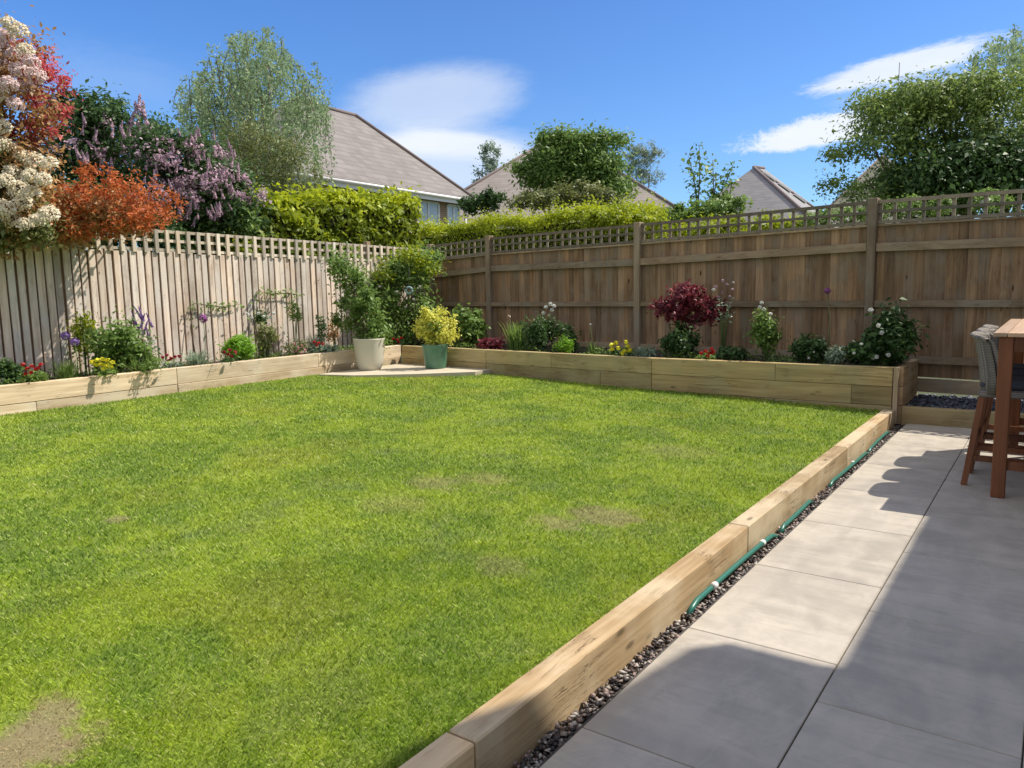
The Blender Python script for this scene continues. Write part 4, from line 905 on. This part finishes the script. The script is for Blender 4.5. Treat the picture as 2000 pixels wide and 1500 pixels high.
# clipped hedges
def hedge(name, label, pa, pb, ztop_a, ztop_b, thick, zb, n, lm, size=.085, lm2=None):
    pa = np.array(pa[:2]); pb = np.array(pb[:2]); d = pb - pa; L = np.linalg.norm(d); d /= L; nr = np.array([-d[1], d[0]])
    t = thing(name, label, 'hedge', ((pa[0] + pb[0]) / 2, (pa[1] + pb[1]) / 2, zb))
    f = rng.random(n); face = rng.choice(4, n, p=[.34, .42, .12, .12]); s_ = rng.uniform(-.5, .5, n); hz = rng.random(n)
    zt = ztop_a + (ztop_b - ztop_a) * f + .05 * np.sin(f * L * 3.0) + .04 * np.sin(f * L * 7.7 + 1)
    off = np.where(face == 0, s_ * thick, np.where(face == 1, -.5 * thick, np.where(face == 2, .5 * thick, s_ * thick)))
    z = np.where(face == 0, zt, zb + (zt - zb) * hz); z = np.where(face == 3, zb + (zt - zb) * hz, z)
    ff = np.where(face == 3, np.where(rng.random(n) < .5, 0, 1) + 0 * f, f)
    jit = np.abs(rng.normal(0, .07, n)) * np.where(rng.random(n) < .3, 2.0, 1.0)
    off = np.where(face == 1, off - jit + .06 + .10 * np.sin(f * L * 5 + z * 6) * np.sin(z * 5), np.where(face == 2, off + jit, off)); z = np.where(face == 0, z + jit - .05, z)
    P = np.stack([pa[0] + d[0] * L * ff + nr[0] * off, pa[1] + d[1] * L * ff + nr[1] * off, z], 1)
    P[:, :2] += rng.normal(0, .04, (n, 2))
    nn = np.zeros((n, 3)); nn[:, 2] = np.where(face == 0, 1, .5); sg = np.where(face == 1, -1, np.where(face == 2, 1, 0)); nn[:, 0] = nr[0] * sg; nn[:, 1] = nr[1] * sg
    mb = MB(); # dark twiggy heart so that the hedge is not see-through
    c = (pa + pb) / 2; mb.add([(*(pa + d * .12 + nr * o_), z_) for o_, z_ in ((-.38 * thick, zb), (.38 * thick, zb), (.38 * thick, ztop_a - .16), (-.38 * thick, ztop_a - .16))] + [(*(pb - d * .12 + nr * o_), z_) for o_, z_ in ((-.38 * thick, zb), (.38 * thick, zb), (.38 * thick, ztop_b - .16), (-.38 * thick, ztop_b - .16))],
                              [(3, 2, 1, 0), (4, 5, 6, 7), (0, 1, 5, 4), (1, 2, 6, 5), (2, 3, 7, 6), (3, 0, 4, 7)], .5)
    mb.build('twigs', plain('twig_dark', (.025, .022, .012), 1, 0, .4, 10), t)
    tone = (rng.random(n) * .5 + .45 * (np.sin(P[:, 0] * 4.1) * np.sin(P[:, 1] * 3.7 + P[:, 2] * 5) * .5 + .5) - .30 + .25 * (rng.random(n) < .2) + .55 * (((z - zb) / (zt - zb) - .80) / .2).clip(0, 1)).clip(0, 1)  # tone lifted near the top: young growth, with light painted into the colour
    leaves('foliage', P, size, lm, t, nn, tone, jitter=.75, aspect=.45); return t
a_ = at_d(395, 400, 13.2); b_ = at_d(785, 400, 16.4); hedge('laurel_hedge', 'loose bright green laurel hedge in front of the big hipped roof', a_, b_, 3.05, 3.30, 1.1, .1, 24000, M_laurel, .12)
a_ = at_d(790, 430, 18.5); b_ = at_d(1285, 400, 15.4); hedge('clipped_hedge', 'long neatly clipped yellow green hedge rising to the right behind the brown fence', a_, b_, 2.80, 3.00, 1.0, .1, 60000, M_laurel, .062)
tree('mixed_shrub', 'leafy green shrubs filling the gap under the lilac by the laurel hedge', 'shrub', CL([(380, 450, 150, 60), (300, 455, 140, 50), (440, 430, 90, 60), (350, 425, 140, 60)], 12.2, .6), gb(370, 450, 12.4), 6500, .08, M_green, B_bark, .05)
tree('conifer', 'small grey green pointed tree between the two roofs', 'tree', CL([(955, 335, 44, 60), (957, 305, 22, 50), (938, 350, 40, 40), (968, 350, 36, 44), (957, 290, 12, 24)], 62, 1.0), gb(955, 350, 62), 2600, .20, M_grey, B_bark, .09, sub=14)
tree('shrub', 'dark green shrub against the corner of the big roof behind the clipped hedge', 'shrub', CL([(945, 398, 60, 40), (925, 402, 44, 30), (960, 382, 30, 24)], 21, .45), gb(945, 395, 21), 2600, .10, M_dkgreen, B_bark, .05)
tree('apple_tree', 'round leafy green tree standing in front of the pyramid roof', 'tree', CL([(1092, 296, 58, 60), (1145, 305, 84, 70), (1052, 342, 44, 36), (1110, 330, 120, 100), (1065, 315, 50, 50), (1170, 318, 66, 66), (1150, 355, 90, 60), (1075, 355, 70, 50), (1178, 335, 66, 66), (1085, 268, 30, 24), (1156, 272, 34, 26), (1192, 274, 16, 14), (1198, 368, 40, 46), (1030, 326, 24, 18), (1120, 275, 30, 26)], 22, .8), gb(1120, 330, 22), 24000, .105, M_green, B_bark, .14, sub=34, tight=.36, shell=.3)
tree('cotoneaster_bush', 'low olive bronze bush directly behind the clipped hedge top', 'shrub', CL([(1065, 388, 90, 36), (1130, 380, 110, 44), (1180, 390, 70, 36), (1030, 396, 40, 20)], 19.5, .7), gb(1110, 380, 19.5), 7000, .085, M_olive, B_bark, .06)
tree('feathery_tree', 'pale feathery grey green tree between the round tree and the open sky', 'tree', CL([(1250, 318, 50, 60), (1268, 340, 46, 56), (1235, 335, 44, 60), (1258, 295, 30, 36), (1240, 300, 14, 30), (1272, 305, 14, 30)], 62, 1.4), gb(1255, 340, 62), 5500, .20, M_grey, B_bark, .12, sub=26, tight=.2, aspect=.25)
tree('hazel_bush', 'bright yellow green bush at the end of the clipped hedge behind the trellis', 'shrub', CL([(1220, 424, 80, 40), (1270, 436, 60, 26), (1185, 430, 70, 40)], 14.3, .5), gb(1240, 430, 14.3), 6000, .065, M_laurel, B_bark, .05)
def sapling(name, label, stems, D, n, size, lm, base):
    t = thing(name, label, 'tree', base); mb = MB(); P = []; N = []
    for xs_, ys2, xt, yt in stems:
        a = Vector(at_d(xs_, ys2, D)); b = Vector(at_d(xt, yt, D)); a0 = Vector((a.x, a.y, .1)); mb.tube([a0, a, a.lerp(b, .5) + Vector((.03, 0, 0)), b], [.03, .02, .013, .005], 6)
        k = n // len(stems); f = rng.random(k); cl = np.round(f * 6) / 6 + rng.normal(0, .025, k)
        q = np.array(a)[None] + (np.array(b) - np.array(a))[None] * cl[:, None] + rng.normal(0, .09, (k, 3)); P.append(q)
    mb.build('trunk', B_bark, t); P = np.concatenate(P); leaves('foliage', P, size, lm, t, None, jitter=1.2, aspect=.55); return t
sapling('young_tree', 'slim sparse young tree with upright shoots left of the steep grey roof', [(1362, 420, 1366, 285), (1362, 400, 1345, 305), (1390, 410, 1392, 312), (1395, 400, 1432, 322), (1385, 420, 1400, 340), (1415, 420, 1430, 350)], 17, 620, .10, M_green, gb(1380, 400, 17))
tree('garden_shrub', 'green shrub under the slim young tree behind the trellis', 'shrub', CL([(1395, 412, 80, 32), (1345, 416, 90, 40), (1310, 420, 60, 34), (1425, 400, 30, 30)], 16.5, .5), gb(1380, 410, 16.5), 5500, .085, M_green, B_bark, .05)
tree('lime_shrub', 'yellow green shrub glowing through the middle of the right trellis', 'shrub', CL([(1450, 446, 140, 34), (1530, 444, 110, 34), (1370, 452, 90, 30)], 13.5, .6), gb(1450, 440, 13.5), 7000, .07, M_laurel, B_bark, .05)
# large right hand tree
bt = tree('large_tree', 'big dense dark green tree filling the sky above the fence by the table', 'tree',
          CL([(1895, 280, 160, 120), (1825, 320, 140, 110), (1965, 255, 130, 140), (1775, 355, 110, 70), (1900, 350, 220, 110), (1785, 260, 60, 70), (1865, 215, 80, 60), (1985, 330, 150, 160), (1690, 358, 36, 22), (1700, 290, 50, 36), (1752, 200, 30, 60), (2060, 250, 160, 260), (1768, 205, 14, 50), (1798, 200, 20, 50), (1833, 185, 18, 50), (1865, 190, 20, 40), (1908, 180, 22, 60), (1850, 165, 10, 30), (1940, 165, 24, 40), (1730, 245, 34, 44), (1745, 388, 110, 36), (1850, 392, 200, 40), (1960, 385, 120, 50)], 14.8, 1.1), gb(1930, 350, 15), 52000, .075, M_tree, B_bark, .16, sub=34, tight=.30)
P, N, Q = clumps_pts(CL([(1880, 340, 230, 120), (1800, 360, 160, 70), (1960, 330, 150, 130)], 14.2, .9), 16000, 22, .34, .1); leaves('inner_leaves', P, .10, M_dkgreen, bt, N, Q)  # dark leaf colour paints in the shade at the heart of the crown
birch('birch_tree', 'airy birch top showing above the big dark tree', 'tree', [(1950, 130, 110, 110), (1930, 180, 90, 90), (1985, 100, 60, 90), (2020, 160, 100, 150)], 19, 170, 5500, .075, 1990, [(1990, 250, 1965, 80, .07)], 9, .7)
cr_ = tree('climbing_rose', 'rambling rose with small white blooms behind the trellis at the far end by the table', 'climber', CL([(1700, 415, 110, 50), (1640, 425, 90, 36), (1830, 405, 160, 40), (1940, 395, 130, 60), (1770, 400, 90, 40), (1600, 430, 60, 30)], 10.9, .28), gb(1800, 420, 10.9), 6000, .05, M_green, B_bark, .03)
for x, y in ((1674, 417), (1764, 414), (1930, 378), (1940, 400), (1872, 424), (1950, 420), (1918, 395), (1806, 436), (1750, 442), (1655, 430), (1990, 420), (1620, 440), (1900, 382)):
    flower_at('bloom', F_white, cr_, at_d(x, y, 10.45), .022 + random.random() * .012, (random.random(), random.random(), 0), 'bloom')

# ================================================================ PLANTER PLANTS
SOILZ = .53
def bed(side, px_, off, py=680):
    """point in the bed that the photo's column px crosses, off metres behind the planter's front face"""
    r = ray(px_, py)[:2]
    if side == 'L': t = (-8.72 - off) / r[0]; return np.array([r[0] * t, r[1] * t])
    # right bed front: y = 8.63 + slope
    A = np.array([-1.36, 8.62 + off]); B = np.array([-8.60, 9.03 + off * 1.0]); d = B - A; n_ = np.array([-d[1], d[0]]); t = (A @ n_) / (r @ n_); return r * t
def depth_of(p): return p[0] * BV[2] + p[1] * AV[2] + (CH - SOILZ) * NV[2]
def bp(side, x0, y0, x1, off):
    """base point, width, height and a pixel scale from the photo's box (top y0)"""
    p = bed(side, (x0 + x1) / 2, off); D = depth_of(p); top = at_d((x0 + x1) / 2, y0, D)[2]; return p, (x1 - x0) * D / CF, top - SOILZ, D
def plant(side, name, label, cat, box, off, n, size, lm, aspect=.45, sub=10, tight=.34, group=None, flowers=(), stem=True, lo=0.0, jitter=.8, fill=.25, droop=0.0):
    x0, y0, x1 = box; p, w, h, D = bp(side, x0, y0, x1, off); h = max(h, .08)
    t = thing(name, label, cat, (p[0], p[1], SOILZ), group)
    zc = SOILZ + h * (.5 + lo / 2); rz = h * (.5 - lo / 2); dx = min(w / 2, .42)
    cl = [(p[0], p[1], zc, w * .42, dx * .8, rz * .95)]
    for k in range(4):
        a = k * 1.57 + random.random(); cl.append((p[0] + math.cos(a) * w * .24, p[1] + math.sin(a) * dx * .45, zc - rz * .15 + random.uniform(-.1, .25) * rz, w * .27, dx * .5, rz * .68))
    P, N, Q = clumps_pts(cl, n, sub, tight, fill); P[:, 2] = np.maximum(P[:, 2], SOILZ - .02)
    leaves('foliage', P, size, lm, t, N, Q, aspect=aspect, jitter=jitter, droop=droop)
    if stem:
        mb = MB()
        for k in range(6):
            a = random.random() * 6.28; r_ = random.random() * .8; e = (p[0] + math.cos(a) * w * .35 * r_, p[1] + math.sin(a) * dx * .6 * r_, SOILZ + h * random.uniform(.5, .9)); mb.tube([(p[0] + random.uniform(-.03, .03), p[1], SOILZ - .03), ((p[0] + e[0]) / 2, (p[1] + e[1]) / 2, SOILZ + h * .45), e], [.007, .005, .003], 5)
        mb.build('stem', B_stem, t)
    for (kind, mt, fx, fy, s_) in flowers:
        q = at_d(fx, fy, D - .12 - dx * .3); flower_at(kind, mt, t, q, s_, (random.uniform(-.3, .6), random.uniform(-.4, .4), random.random() * 6))
    return t
def blades(side, name, label, cat, box, off, n, lm, width=.012, spread=.5, flowers=(), group=None):
    x0, y0, x1 = box; p, w, h, D = bp(side, x0, y0, x1, off); t = thing(name, label, cat, (p[0], p[1], SOILZ), group)
    a = rng.random(n) * 6.283; r0 = rng.random(n) * w * .28; bx = p[0] + r0 * np.cos(a); by = p[1] + r0 * np.sin(a) * .7; hh = h * rng.uniform(.55, 1.0, n); ln = spread * w * rng.random(n); la = a + rng.normal(0, .5, n)
    V = []; 
    ww = width * rng.uniform(.6, 1.3, n); wx, wy = np.cos(la + 1.57) * ww / 2, np.sin(la + 1.57) * ww / 2
    rows = []
    for f in (0, .4, .75, 1):
        cx = bx + np.cos(la) * ln * f ** 1.8; cy = by + np.sin(la) * ln * f ** 1.8; cz = SOILZ - .02 + hh * (f - .12 * f ** 4); k = (1 - f ** 2 * .92)
        rows.append(np.stack([cx - wx * k, cy - wy * k, cz], 1)); rows.append(np.stack([cx + wx * k, cy + wy * k, cz], 1))
    V = np.stack(rows, 1).reshape(-1, 3); F = np.array([(0, 1, 3, 2), (2, 3, 5, 4), (4, 5, 7, 6)]); F = (F[None] + (np.arange(n) * 8)[:, None, None]).reshape(-1, 4)
    raw_mesh('foliage', V, F, np.repeat(rng.random(n), 3), lm, t)
    for (kind, mt, fx, fy, s_) in flowers:
        q = at_d(fx, fy, D - .05); mb = MB(); mb.tube([(p[0], p[1], SOILZ - .02), ((p[0] + q[0]) / 2, (p[1] + q[1]) / 2, (SOILZ + q[2]) / 2 + .02), tuple(q)], [.005, .004, .003], 5); mb.build('stem', B_stem, t)
        flower_at(kind, mt, t, q, s_, (random.uniform(-.2, .2), random.uniform(-.2, .2), random.random() * 6))
    return t
def allium(side, label, fx, fy, off, s_, mt, lean=.03):
    p = bed(side, fx, off); D = depth_of(p); q = at_d(fx, fy, D); t = thing('allium', label, 'flower', (p[0], p[1], SOILZ), 'alliums in the planters')
    mb = MB(); mb.tube([(p[0], p[1], SOILZ - .03), ((p[0] + q[0]) / 2 + lean, (p[1] + q[1]) / 2, (SOILZ + q[2]) / 2), tuple(q)], [.005, .005, .004], 6); mb.build('stem', B_stem, t); flower_at('ball', mt, t, q, s_, name='flower_head')
# weeds, seedlings and fallen petals between the plants
n = 5200; yy = rng.uniform(2.0, 8.9, n); xx = -8.84 - rng.random(n) ** 1.6 * .72; n2 = 5200; x2 = rng.uniform(-8.4, -1.45, n2); y2 = 8.78 - .05 * (x2 + 1.4) * 1.0 + rng.random(n2) ** 1.6 * .9
gx = np.concatenate([xx, x2]); gy = np.concatenate([yy, y2]); den = np.sin(gx * 5.1 + 2) * np.sin(gy * 4.3) + .5 * np.sin(gx * 11 + gy * 9); k = den + rng.normal(0, .4, len(gx)) > -.1; gx, gy, den = gx[k], gy[k], den[k]
P = np.stack([gx, gy, SOILZ + .01 + rng.random(len(gx)) * (.03 + .07 * den.clip(0, 1.2))], 1)
o = leaves('ground_cover', P, .038, M_green, None, None, jitter=.8, aspect=.4); struct(o, 'low mixed weeds and seedlings covering the soil between the planter plants', 'ground cover', 'stuff')
# -- sunlit left planter, from the near end
plant('L', 'leafy_plant', 'dark green leaves at the shaded near end of the pale planter', 'plant', (-30, 690, 42), .35, 900, .05, M_dkgreen)
plant('L', 'geranium', 'bright red geraniums near the left end of the sunlit planter', 'flower', (28, 722, 90), .15, 500, .04, M_green, flowers=[('bloom', F_red, x, y, .026) for x, y in ((45, 712), (54, 720), (62, 716), (70, 722), (80, 712), (60, 728), (50, 730), (76, 718))])
blades('L', 'leafy_plant', 'thin green leaves between the red geraniums and the yellow flowers', 'plant', (90, 690, 165), .3, 170, M_green, .012)
allium('L', 'purple allium beside the big green bush, the higher of a close pair', 128, 656, .35, .052, F_purple)
allium('L', 'purple allium beside the big green bush, the lower and paler of a close pair', 146, 668, .25, .050, F_purple)
plant('L', 'variegated_climber', 'tall yellow green stems against the dappled shade of the pale fence', 'plant', (135, 590, 195), .62, 800, .05, M_yellow if False else M_laurel, fill=.1, aspect=.35, lo=.05)
plant('L', 'peony_bush', 'big rounded green bush spilling over the sunlit planter', 'shrub', (155, 608, 305), .30, 3600, .060, M_green, sub=20, aspect=.38)
lv = plant('L', 'lupin', 'lupin with purple flower spikes behind the big green bush', 'flower', (240, 640, 310), .65, 350, .05, M_grey, flowers=[('spike', F_purple, x, y, (.034, .034, .10)) for x, y in ((262, 622), (270, 612), (278, 628), (284, 640), (292, 626), (268, 636), (256, 634), (288, 650), (276, 614))])
plant('L', 'yellow_flowers', 'low mound of bright yellow daisies in front of the big green bush', 'flower', (165, 706, 232), .08, 350, .04, M_green, flowers=[('bloom', F_yellow, x, y, .034) for x, y in ((180, 707), (190, 704), (200, 702), (210, 704), (220, 708), (186, 713), (197, 712), (208, 714), (216, 716), (202, 720))])
plant('L', 'leafy_plant', 'low fresh green leaves trailing over the planter edge beside the yellow daisies', 'plant', (222, 690, 318), .08, 900, .05, M_green, aspect=.25)
plant('L', 'dianthus', 'dark red flowers above thin leaves between the big bush and the sword leaves', 'flower', (308, 700, 362), .2, 260, .035, M_grey, flowers=[('bloom', F_crimson, x, y, .026) for x, y in ((318, 698), (326, 694), (334, 700), (342, 697), (350, 696), (330, 704))])
blades('L', 'iris', 'grey green sword leaves in the middle of the sunlit planter', 'plant', (345, 672, 425), .25, 130, M_grey, .02, .7)
allium('L', 'single magenta allium alone on a thin stem before the pale fence', 397, 622, .35, .055, F_magenta)
plant('L', 'euphorbia', 'low domed fresh lime green shrub in the sunlit planter', 'shrub', (424, 648, 508), .28, 2400, .055, M_lime, aspect=.25, sub=18, jitter=.6)
plant('L', 'dianthus', 'deep crimson flowers in front of the lime green dome', 'flower', (425, 690, 470), .08, 200, .035, M_dkgreen, flowers=[('bloom', F_crimson, x, y, .028) for x, y in ((438, 688), (446, 692), (453, 696), (460, 688), (449, 684))])
plant('L', 'olive_shrub', 'twiggy olive green shrub with white bloom on top beside the lime green dome', 'shrub', (495, 622, 548), .4, 1200, .045, M_olive, flowers=[('bloom', F_white, x, y, .030) for x, y in ((484, 614), (492, 622), (515, 618), (528, 620), (505, 612), (534, 612))])
plant('L', 'leafy_plant', 'dark leaved stem sticking up above the olive green shrub', 'plant', (498, 596, 528), .65, 200, .06, M_dkgreen, lo=.55)
def espalier(label, pts, n, size):
    P0 = [np.array([LX + .07 + .02 * k, 0, 0]) for k in range(1)]
    q = []
    for x, y in pts: r = ray(x, y); t = (LX + .08) / r[0]; q.append(Vector((r[0] * t, r[1] * t, CH + r[2] * t)))
    t = thing('climbing_plant', label, 'climber', (q[0].x, q[0].y, SOILZ)); mb = MB(); mb.tube([Vector((q[0].x + .1, q[0].y, SOILZ))] + q, [.007] * (len(q)) + [.003], 5); mb.build('stem', B_bark, t)
    A = np.array([tuple(v) for v in q]); k = rng.integers(0, len(A) - 1, n); f = rng.random((n, 1)); P = A[k] * (1 - f) + A[k + 1] * f + rng.normal(0, .035, (n, 3)); P[:, 0] = np.maximum(P[:, 0], LX + .05)
    leaves('foliage', P, size, M_green, t, np.tile([1, 0, .5], (n, 1)), jitter=.7)
espalier('thin climber trained sideways along the pale fence above the magenta allium', [(372, 640), (378, 592), (410, 597), (440, 600), (468, 594)], 110, .045)
espalier('thin climber trained high along the pale fence, its shoot running level', [(500, 640), (502, 568), (530, 574), (560, 572), (590, 578)], 110, .05)
plant('L', 'leafy_plant', 'narrow upright shrub with bare lower stem against the pale fence', 'shrub', (560, 575, 596), .62, 260, .05, M_green, lo=.35)
plant('L', 'heuchera', 'pinkish flowered wispy plant near the corner end of the sunlit planter', 'flower', (548, 655, 610), .3, 520, .035, M_olive, flowers=[('bloom', F_rose, x, y, .024) for x, y in ((575, 672), (583, 680), (590, 676), (578, 686), (588, 690), (596, 684))])
blades('L', 'grass_clump', 'fine grey green grass clump in the sunlit planter near the corner', 'plant', (585, 640, 645), .45, 220, M_grey, .008)
plant('L', 'box_column', 'narrow dark green upright plant beside the climbing rose', 'shrub', (616, 600, 641), .55, 420, .04, M_dkgreen, lo=.1)
plant('L', 'geranium', 'orange red geranium above grey green leaves next to the cream pot', 'flower', (598, 672, 668), .15, 500, .05, M_grey, aspect=.8, flowers=[('bloom', F_red, x, y, .026) for x, y in ((614, 668), (622, 670), (630, 672), (619, 675))])
plant('L', 'leafy_plant', 'thin reddish stemmed plant just left of the climbing rose', 'plant', (636, 605, 672), .5, 420, .04, M_bronze, lo=.1)
# -- corner
rs = thing('climbing_rose', 'climbing rose rising out of the cream pot in front of the pale fence', 'climber', (cw[0], cw[1], .74)); Dc = depth_of(cw)
cl = CL([(700, 640, 90, 90), (715, 600, 80, 90), (690, 560, 60, 90), (672, 520, 50, 70), (680, 610, 60, 70), (740, 650, 60, 60), (725, 672, 70, 30)], Dc + .1, .30)
mb = MB()
for c in cl: mb.tube([(cw[0], cw[1], .70), ((cw[0] * .6 + c[0] * .4), (cw[1] * .6 + c[1] * .4), .70 + (c[2] - .7) * .5), c[:3]], [.016, .012, .006], 6)
mb.build('stem', B_bark, rs); P, N, Q = clumps_pts(cl, 6500, 14, .34, .25); leaves('foliage', P, .055, M_green, rs, N, Q)
pcn = np.array([-8.95, 9.75]); Dk = depth_of(pcn)
cb_ = tree('corner_shrub', 'large rounded shrub hiding the corner where the two fences meet', 'shrub', CL([(780, 560, 110, 110), (750, 600, 90, 110), (805, 530, 80, 80), (770, 640, 100, 80), (820, 510, 60, 50), (725, 560, 50, 70), (815, 620, 70, 110), (760, 665, 90, 50)], Dk, .55), (pcn[0], pcn[1], SOILZ), 12000, .065, M_green, B_bark, .03, sub=20, fork=.3)
P, N, Q = clumps_pts(CL([(800, 500, 100, 50), (770, 530, 80, 50), (830, 520, 50, 40)], Dk - .15, .4), 1800, 12, .35, .4); leaves('young_leaves', P, .055, M_laurel, cb_, N, Q)
for x, y in ((775, 570), (820, 560), (792, 600), (742, 560), (808, 585)): flower_at('bloom', F_white, cb_, at_d(x, y, Dk - .5), .026, name='flower')
on = at_d(799, 567, Dk - .62); orn = thing('garden_ornament', 'small round pale blue ring ornament hanging in the corner shrub', 'ornament', tuple(on))
mb = MB(); pr = [(on[0] + .052 * math.cos(a * .3927) * .82, on[1] + .052 * math.cos(a * .3927) * .58, on[2] + .052 * math.sin(a * .3927)) for a in range(17)]; mb.tube(pr, .017, 8); mb.build('ring', plain('glass_blue_grey', (.25, .38, .38), .25), orn)
mb = MB(); mb.tube([(on[0], on[1], on[2] + .06), (on[0], on[1] + .02, on[2] + .35)], .002, 4); mb.build('cord', M_lead, orn)
plant('R', 'geranium', 'red flowers low in the deep shade behind the gap between the pots', 'flower', (756, 664, 806), .3, 300, .045, M_dkgreen, flowers=[('bloom', F_red, x, y, .028) for x, y in ((768, 662), (776, 664), (784, 660), (779, 668))])
# yellow shrub in the green pot
Dg = depth_of(cg); ys3 = thing('yellow_shrub', 'round golden yellow variegated shrub growing in the green pot', 'shrub', (cg[0], cg[1], .62))
cl = CL([(852, 645, 72, 62), (828, 640, 44, 46), (878, 648, 44, 50), (850, 622, 52, 34), (866, 612, 24, 36), (832, 615, 22, 34), (815, 640, 22, 40), (884, 628, 22, 34), (852, 668, 60, 24)], Dg, None)
cl = [(c[0], c[1] + random.uniform(-.08, .08), c[2], c[3], c[3], c[5]) for c in cl]
P, N, Q = clumps_pts(cl, 4200, 12, .30, .4); leaves('foliage', P, .042, M_yellow, ys3, N, Q, aspect=.5)
P, N, Q = clumps_pts(cl[:3], 900, 10, .3, .1); leaves('inner_leaves', P[:350], .042, M_green, ys3, N[:350], Q[:350])
mb = MB(); [mb.tube([(cg[0], cg[1], .60), (cg[0] + random.uniform(-.1, .1), cg[1] + random.uniform(-.1, .1), .85)], [.01, .004], 5) for _ in range(5)]; mb.build('stem', B_bark, ys3)
# -- shaded right planter, from the corner
plant('R', 'hydrangea', 'leafy green bush between the yellow shrub and the first fence post', 'shrub', (880, 588, 955), .55, 2400, .075, M_green, sub=14, aspect=.6)
plant('R', 'heuchera', 'low dark rust red leaves at the foot of the first fence post', 'plant', (930, 655, 985), .25, 600, .055, M_acer, aspect=.8)
blades('R', 'iris', 'upright iris leaves with one pale bud right of the first fence post', 'plant', (975, 612, 1045), .45, 170, M_green, .022, .4, flowers=[('bloom', F_pink, 994, 618, .028)])
plant('R', 'rose_bush', 'rose bush with pale creamy blooms at its top in the shaded planter', 'shrub', (1015, 606, 1100), .45, 2200, .055, M_dkgreen, sub=16, flowers=[('bloom', F_white, x, y, .034) for x, y in ((1066, 600), (1075, 594), (1078, 606), (1062, 612), (1082, 598))] + [('bloom', F_cream, 1072, 616, .026)])
plant('R', 'lavender', 'loose bushy green plant right of the creamy rose bush', 'plant', (1080, 622, 1140), .5, 1300, .05, M_dkgreen, aspect=.3)
plant('R', 'fern_clump', 'low fresh green feathery clump at the front of the shaded planter', 'plant', (1078, 655, 1125), .15, 800, .045, M_lime, aspect=.25)
blades('R', 'foxglove', 'slender single stalk with a pale tip standing alone in the shaded planter', 'plant', (1140, 655, 1178), .3, 26, M_green, .022, .5, flowers=[('bloom', F_white, 1153, 634, .018)])
plant('R', 'pansy', 'bright yellow pansies in the shaded planter before the second post', 'flower', (1185, 676, 1240), .12, 450, .05, M_dkgreen, flowers=[('bloom', F_yellow, x, y, .036) for x, y in ((1195, 674), (1204, 670), (1207, 680), (1222, 668), (1226, 676), (1220, 686), (1230, 684), (1196, 682), (1215, 690))])
plant('R', 'leafy_plant', 'low blue green leaves right of the yellow pansies', 'plant', (1238, 672, 1290), .2, 500, .05, M_grey, aspect=.3)
plant('R', 'rose_bush', 'dark green rose bush underneath the red maple', 'shrub', (1285, 628, 1370), .35, 2300, .055, M_dkgreen, sub=18)
pa_ = bed('R', 1350, .55); Da = depth_of(pa_)
tree('japanese_maple', 'small maple with deep wine red leaves standing out against the brown fence', 'shrub', CL([(1330, 582, 60, 60), (1372, 598, 70, 70), (1310, 610, 56, 44), (1345, 568, 50, 40), (1392, 605, 36, 60), (1345, 615, 70, 60), (1293, 598, 36, 22)], Da - .1, .24), (pa_[0], pa_[1], SOILZ), 3000, .065, M_acer, B_bark, .016, sub=26, tight=.2, shell=.3, aspect=.35, fork=.5)
plant('R', 'geranium', 'glowing red geraniums at the front of the shaded planter under the maple', 'flower', (1362, 688, 1405), .08, 300, .045, M_green, flowers=[('bloom', F_red, x, y, .028) for x, y in ((1370, 690), (1378, 686), (1386, 690), (1393, 688), (1382, 696), (1390, 682))])
aq = plant('R', 'aquilegia', 'wispy tall aquilegia with pale mauve flowers just right of the red maple', 'flower', (1385, 560, 1440), .6, 120, .04, M_grey, lo=.4, flowers=[('bloom', F_mauve, x, y, .022) for x, y in ((1398, 560), (1410, 572), (1420, 556), (1430, 565), (1404, 580), (1425, 580), (1412, 548))] + [('bloom', F_white, 1394, 566, .026), ('bloom', F_white, 1432, 552, .018)])
plant('R', 'leafy_plant', 'low dark leaves on the soil between the maple and the tall white tipped plant', 'plant', (1395, 672, 1465), .4, 700, .05, M_dkgreen)
plant('R', 'philadelphus', 'tall leafy green plant with white flowers at its tip in the shaded planter', 'shrub', (1462, 590, 1530), .4, 1600, .050, M_green, sub=16, lo=.02, flowers=[('bloom', F_white, x, y, .026) for x, y in ((1484, 600), (1492, 604), (1488, 592), (1505, 614))])
allium('R', 'small magenta allium on a thin stem before the brown fence near the third post', 1616, 568, .6, .036, F_magenta)
plant('R', 'leafy_plant', 'dark bushy clump between the tall white tipped plant and the last big bush', 'plant', (1540, 645, 1625), .4, 1700, .05, M_dkgreen, sub=14, flowers=[('bloom', F_white, 1590, 688, .014), ('bloom', F_white, 1580, 700, .016)])
plant('R', 'senecio', 'small blue grey leaved plant in front of the last big bush', 'plant', (1612, 668, 1655), .15, 500, .05, M_grey, aspect=.3)
plant('R', 'camellia', 'low dark glossy bush with a few white flowers against the last big bush', 'shrub', (1645, 650, 1720), .25, 1500, .06, M_dkgreen, sub=14, flowers=[('bloom', F_white, x, y, .02) for x, y in ((1682, 672), (1668, 690), (1705, 700))])
plant('R', 'camellia', 'tallest dark green bush with white flowers at the end of the shaded planter', 'shrub', (1685, 602, 1790), .45, 3600, .07, M_dkgreen, sub=20, flowers=[('bloom', F_white, x, y, .03) for x, y in ((1700, 606), (1716, 636), (1722, 650), (1735, 694), (1712, 698), (1758, 682))])
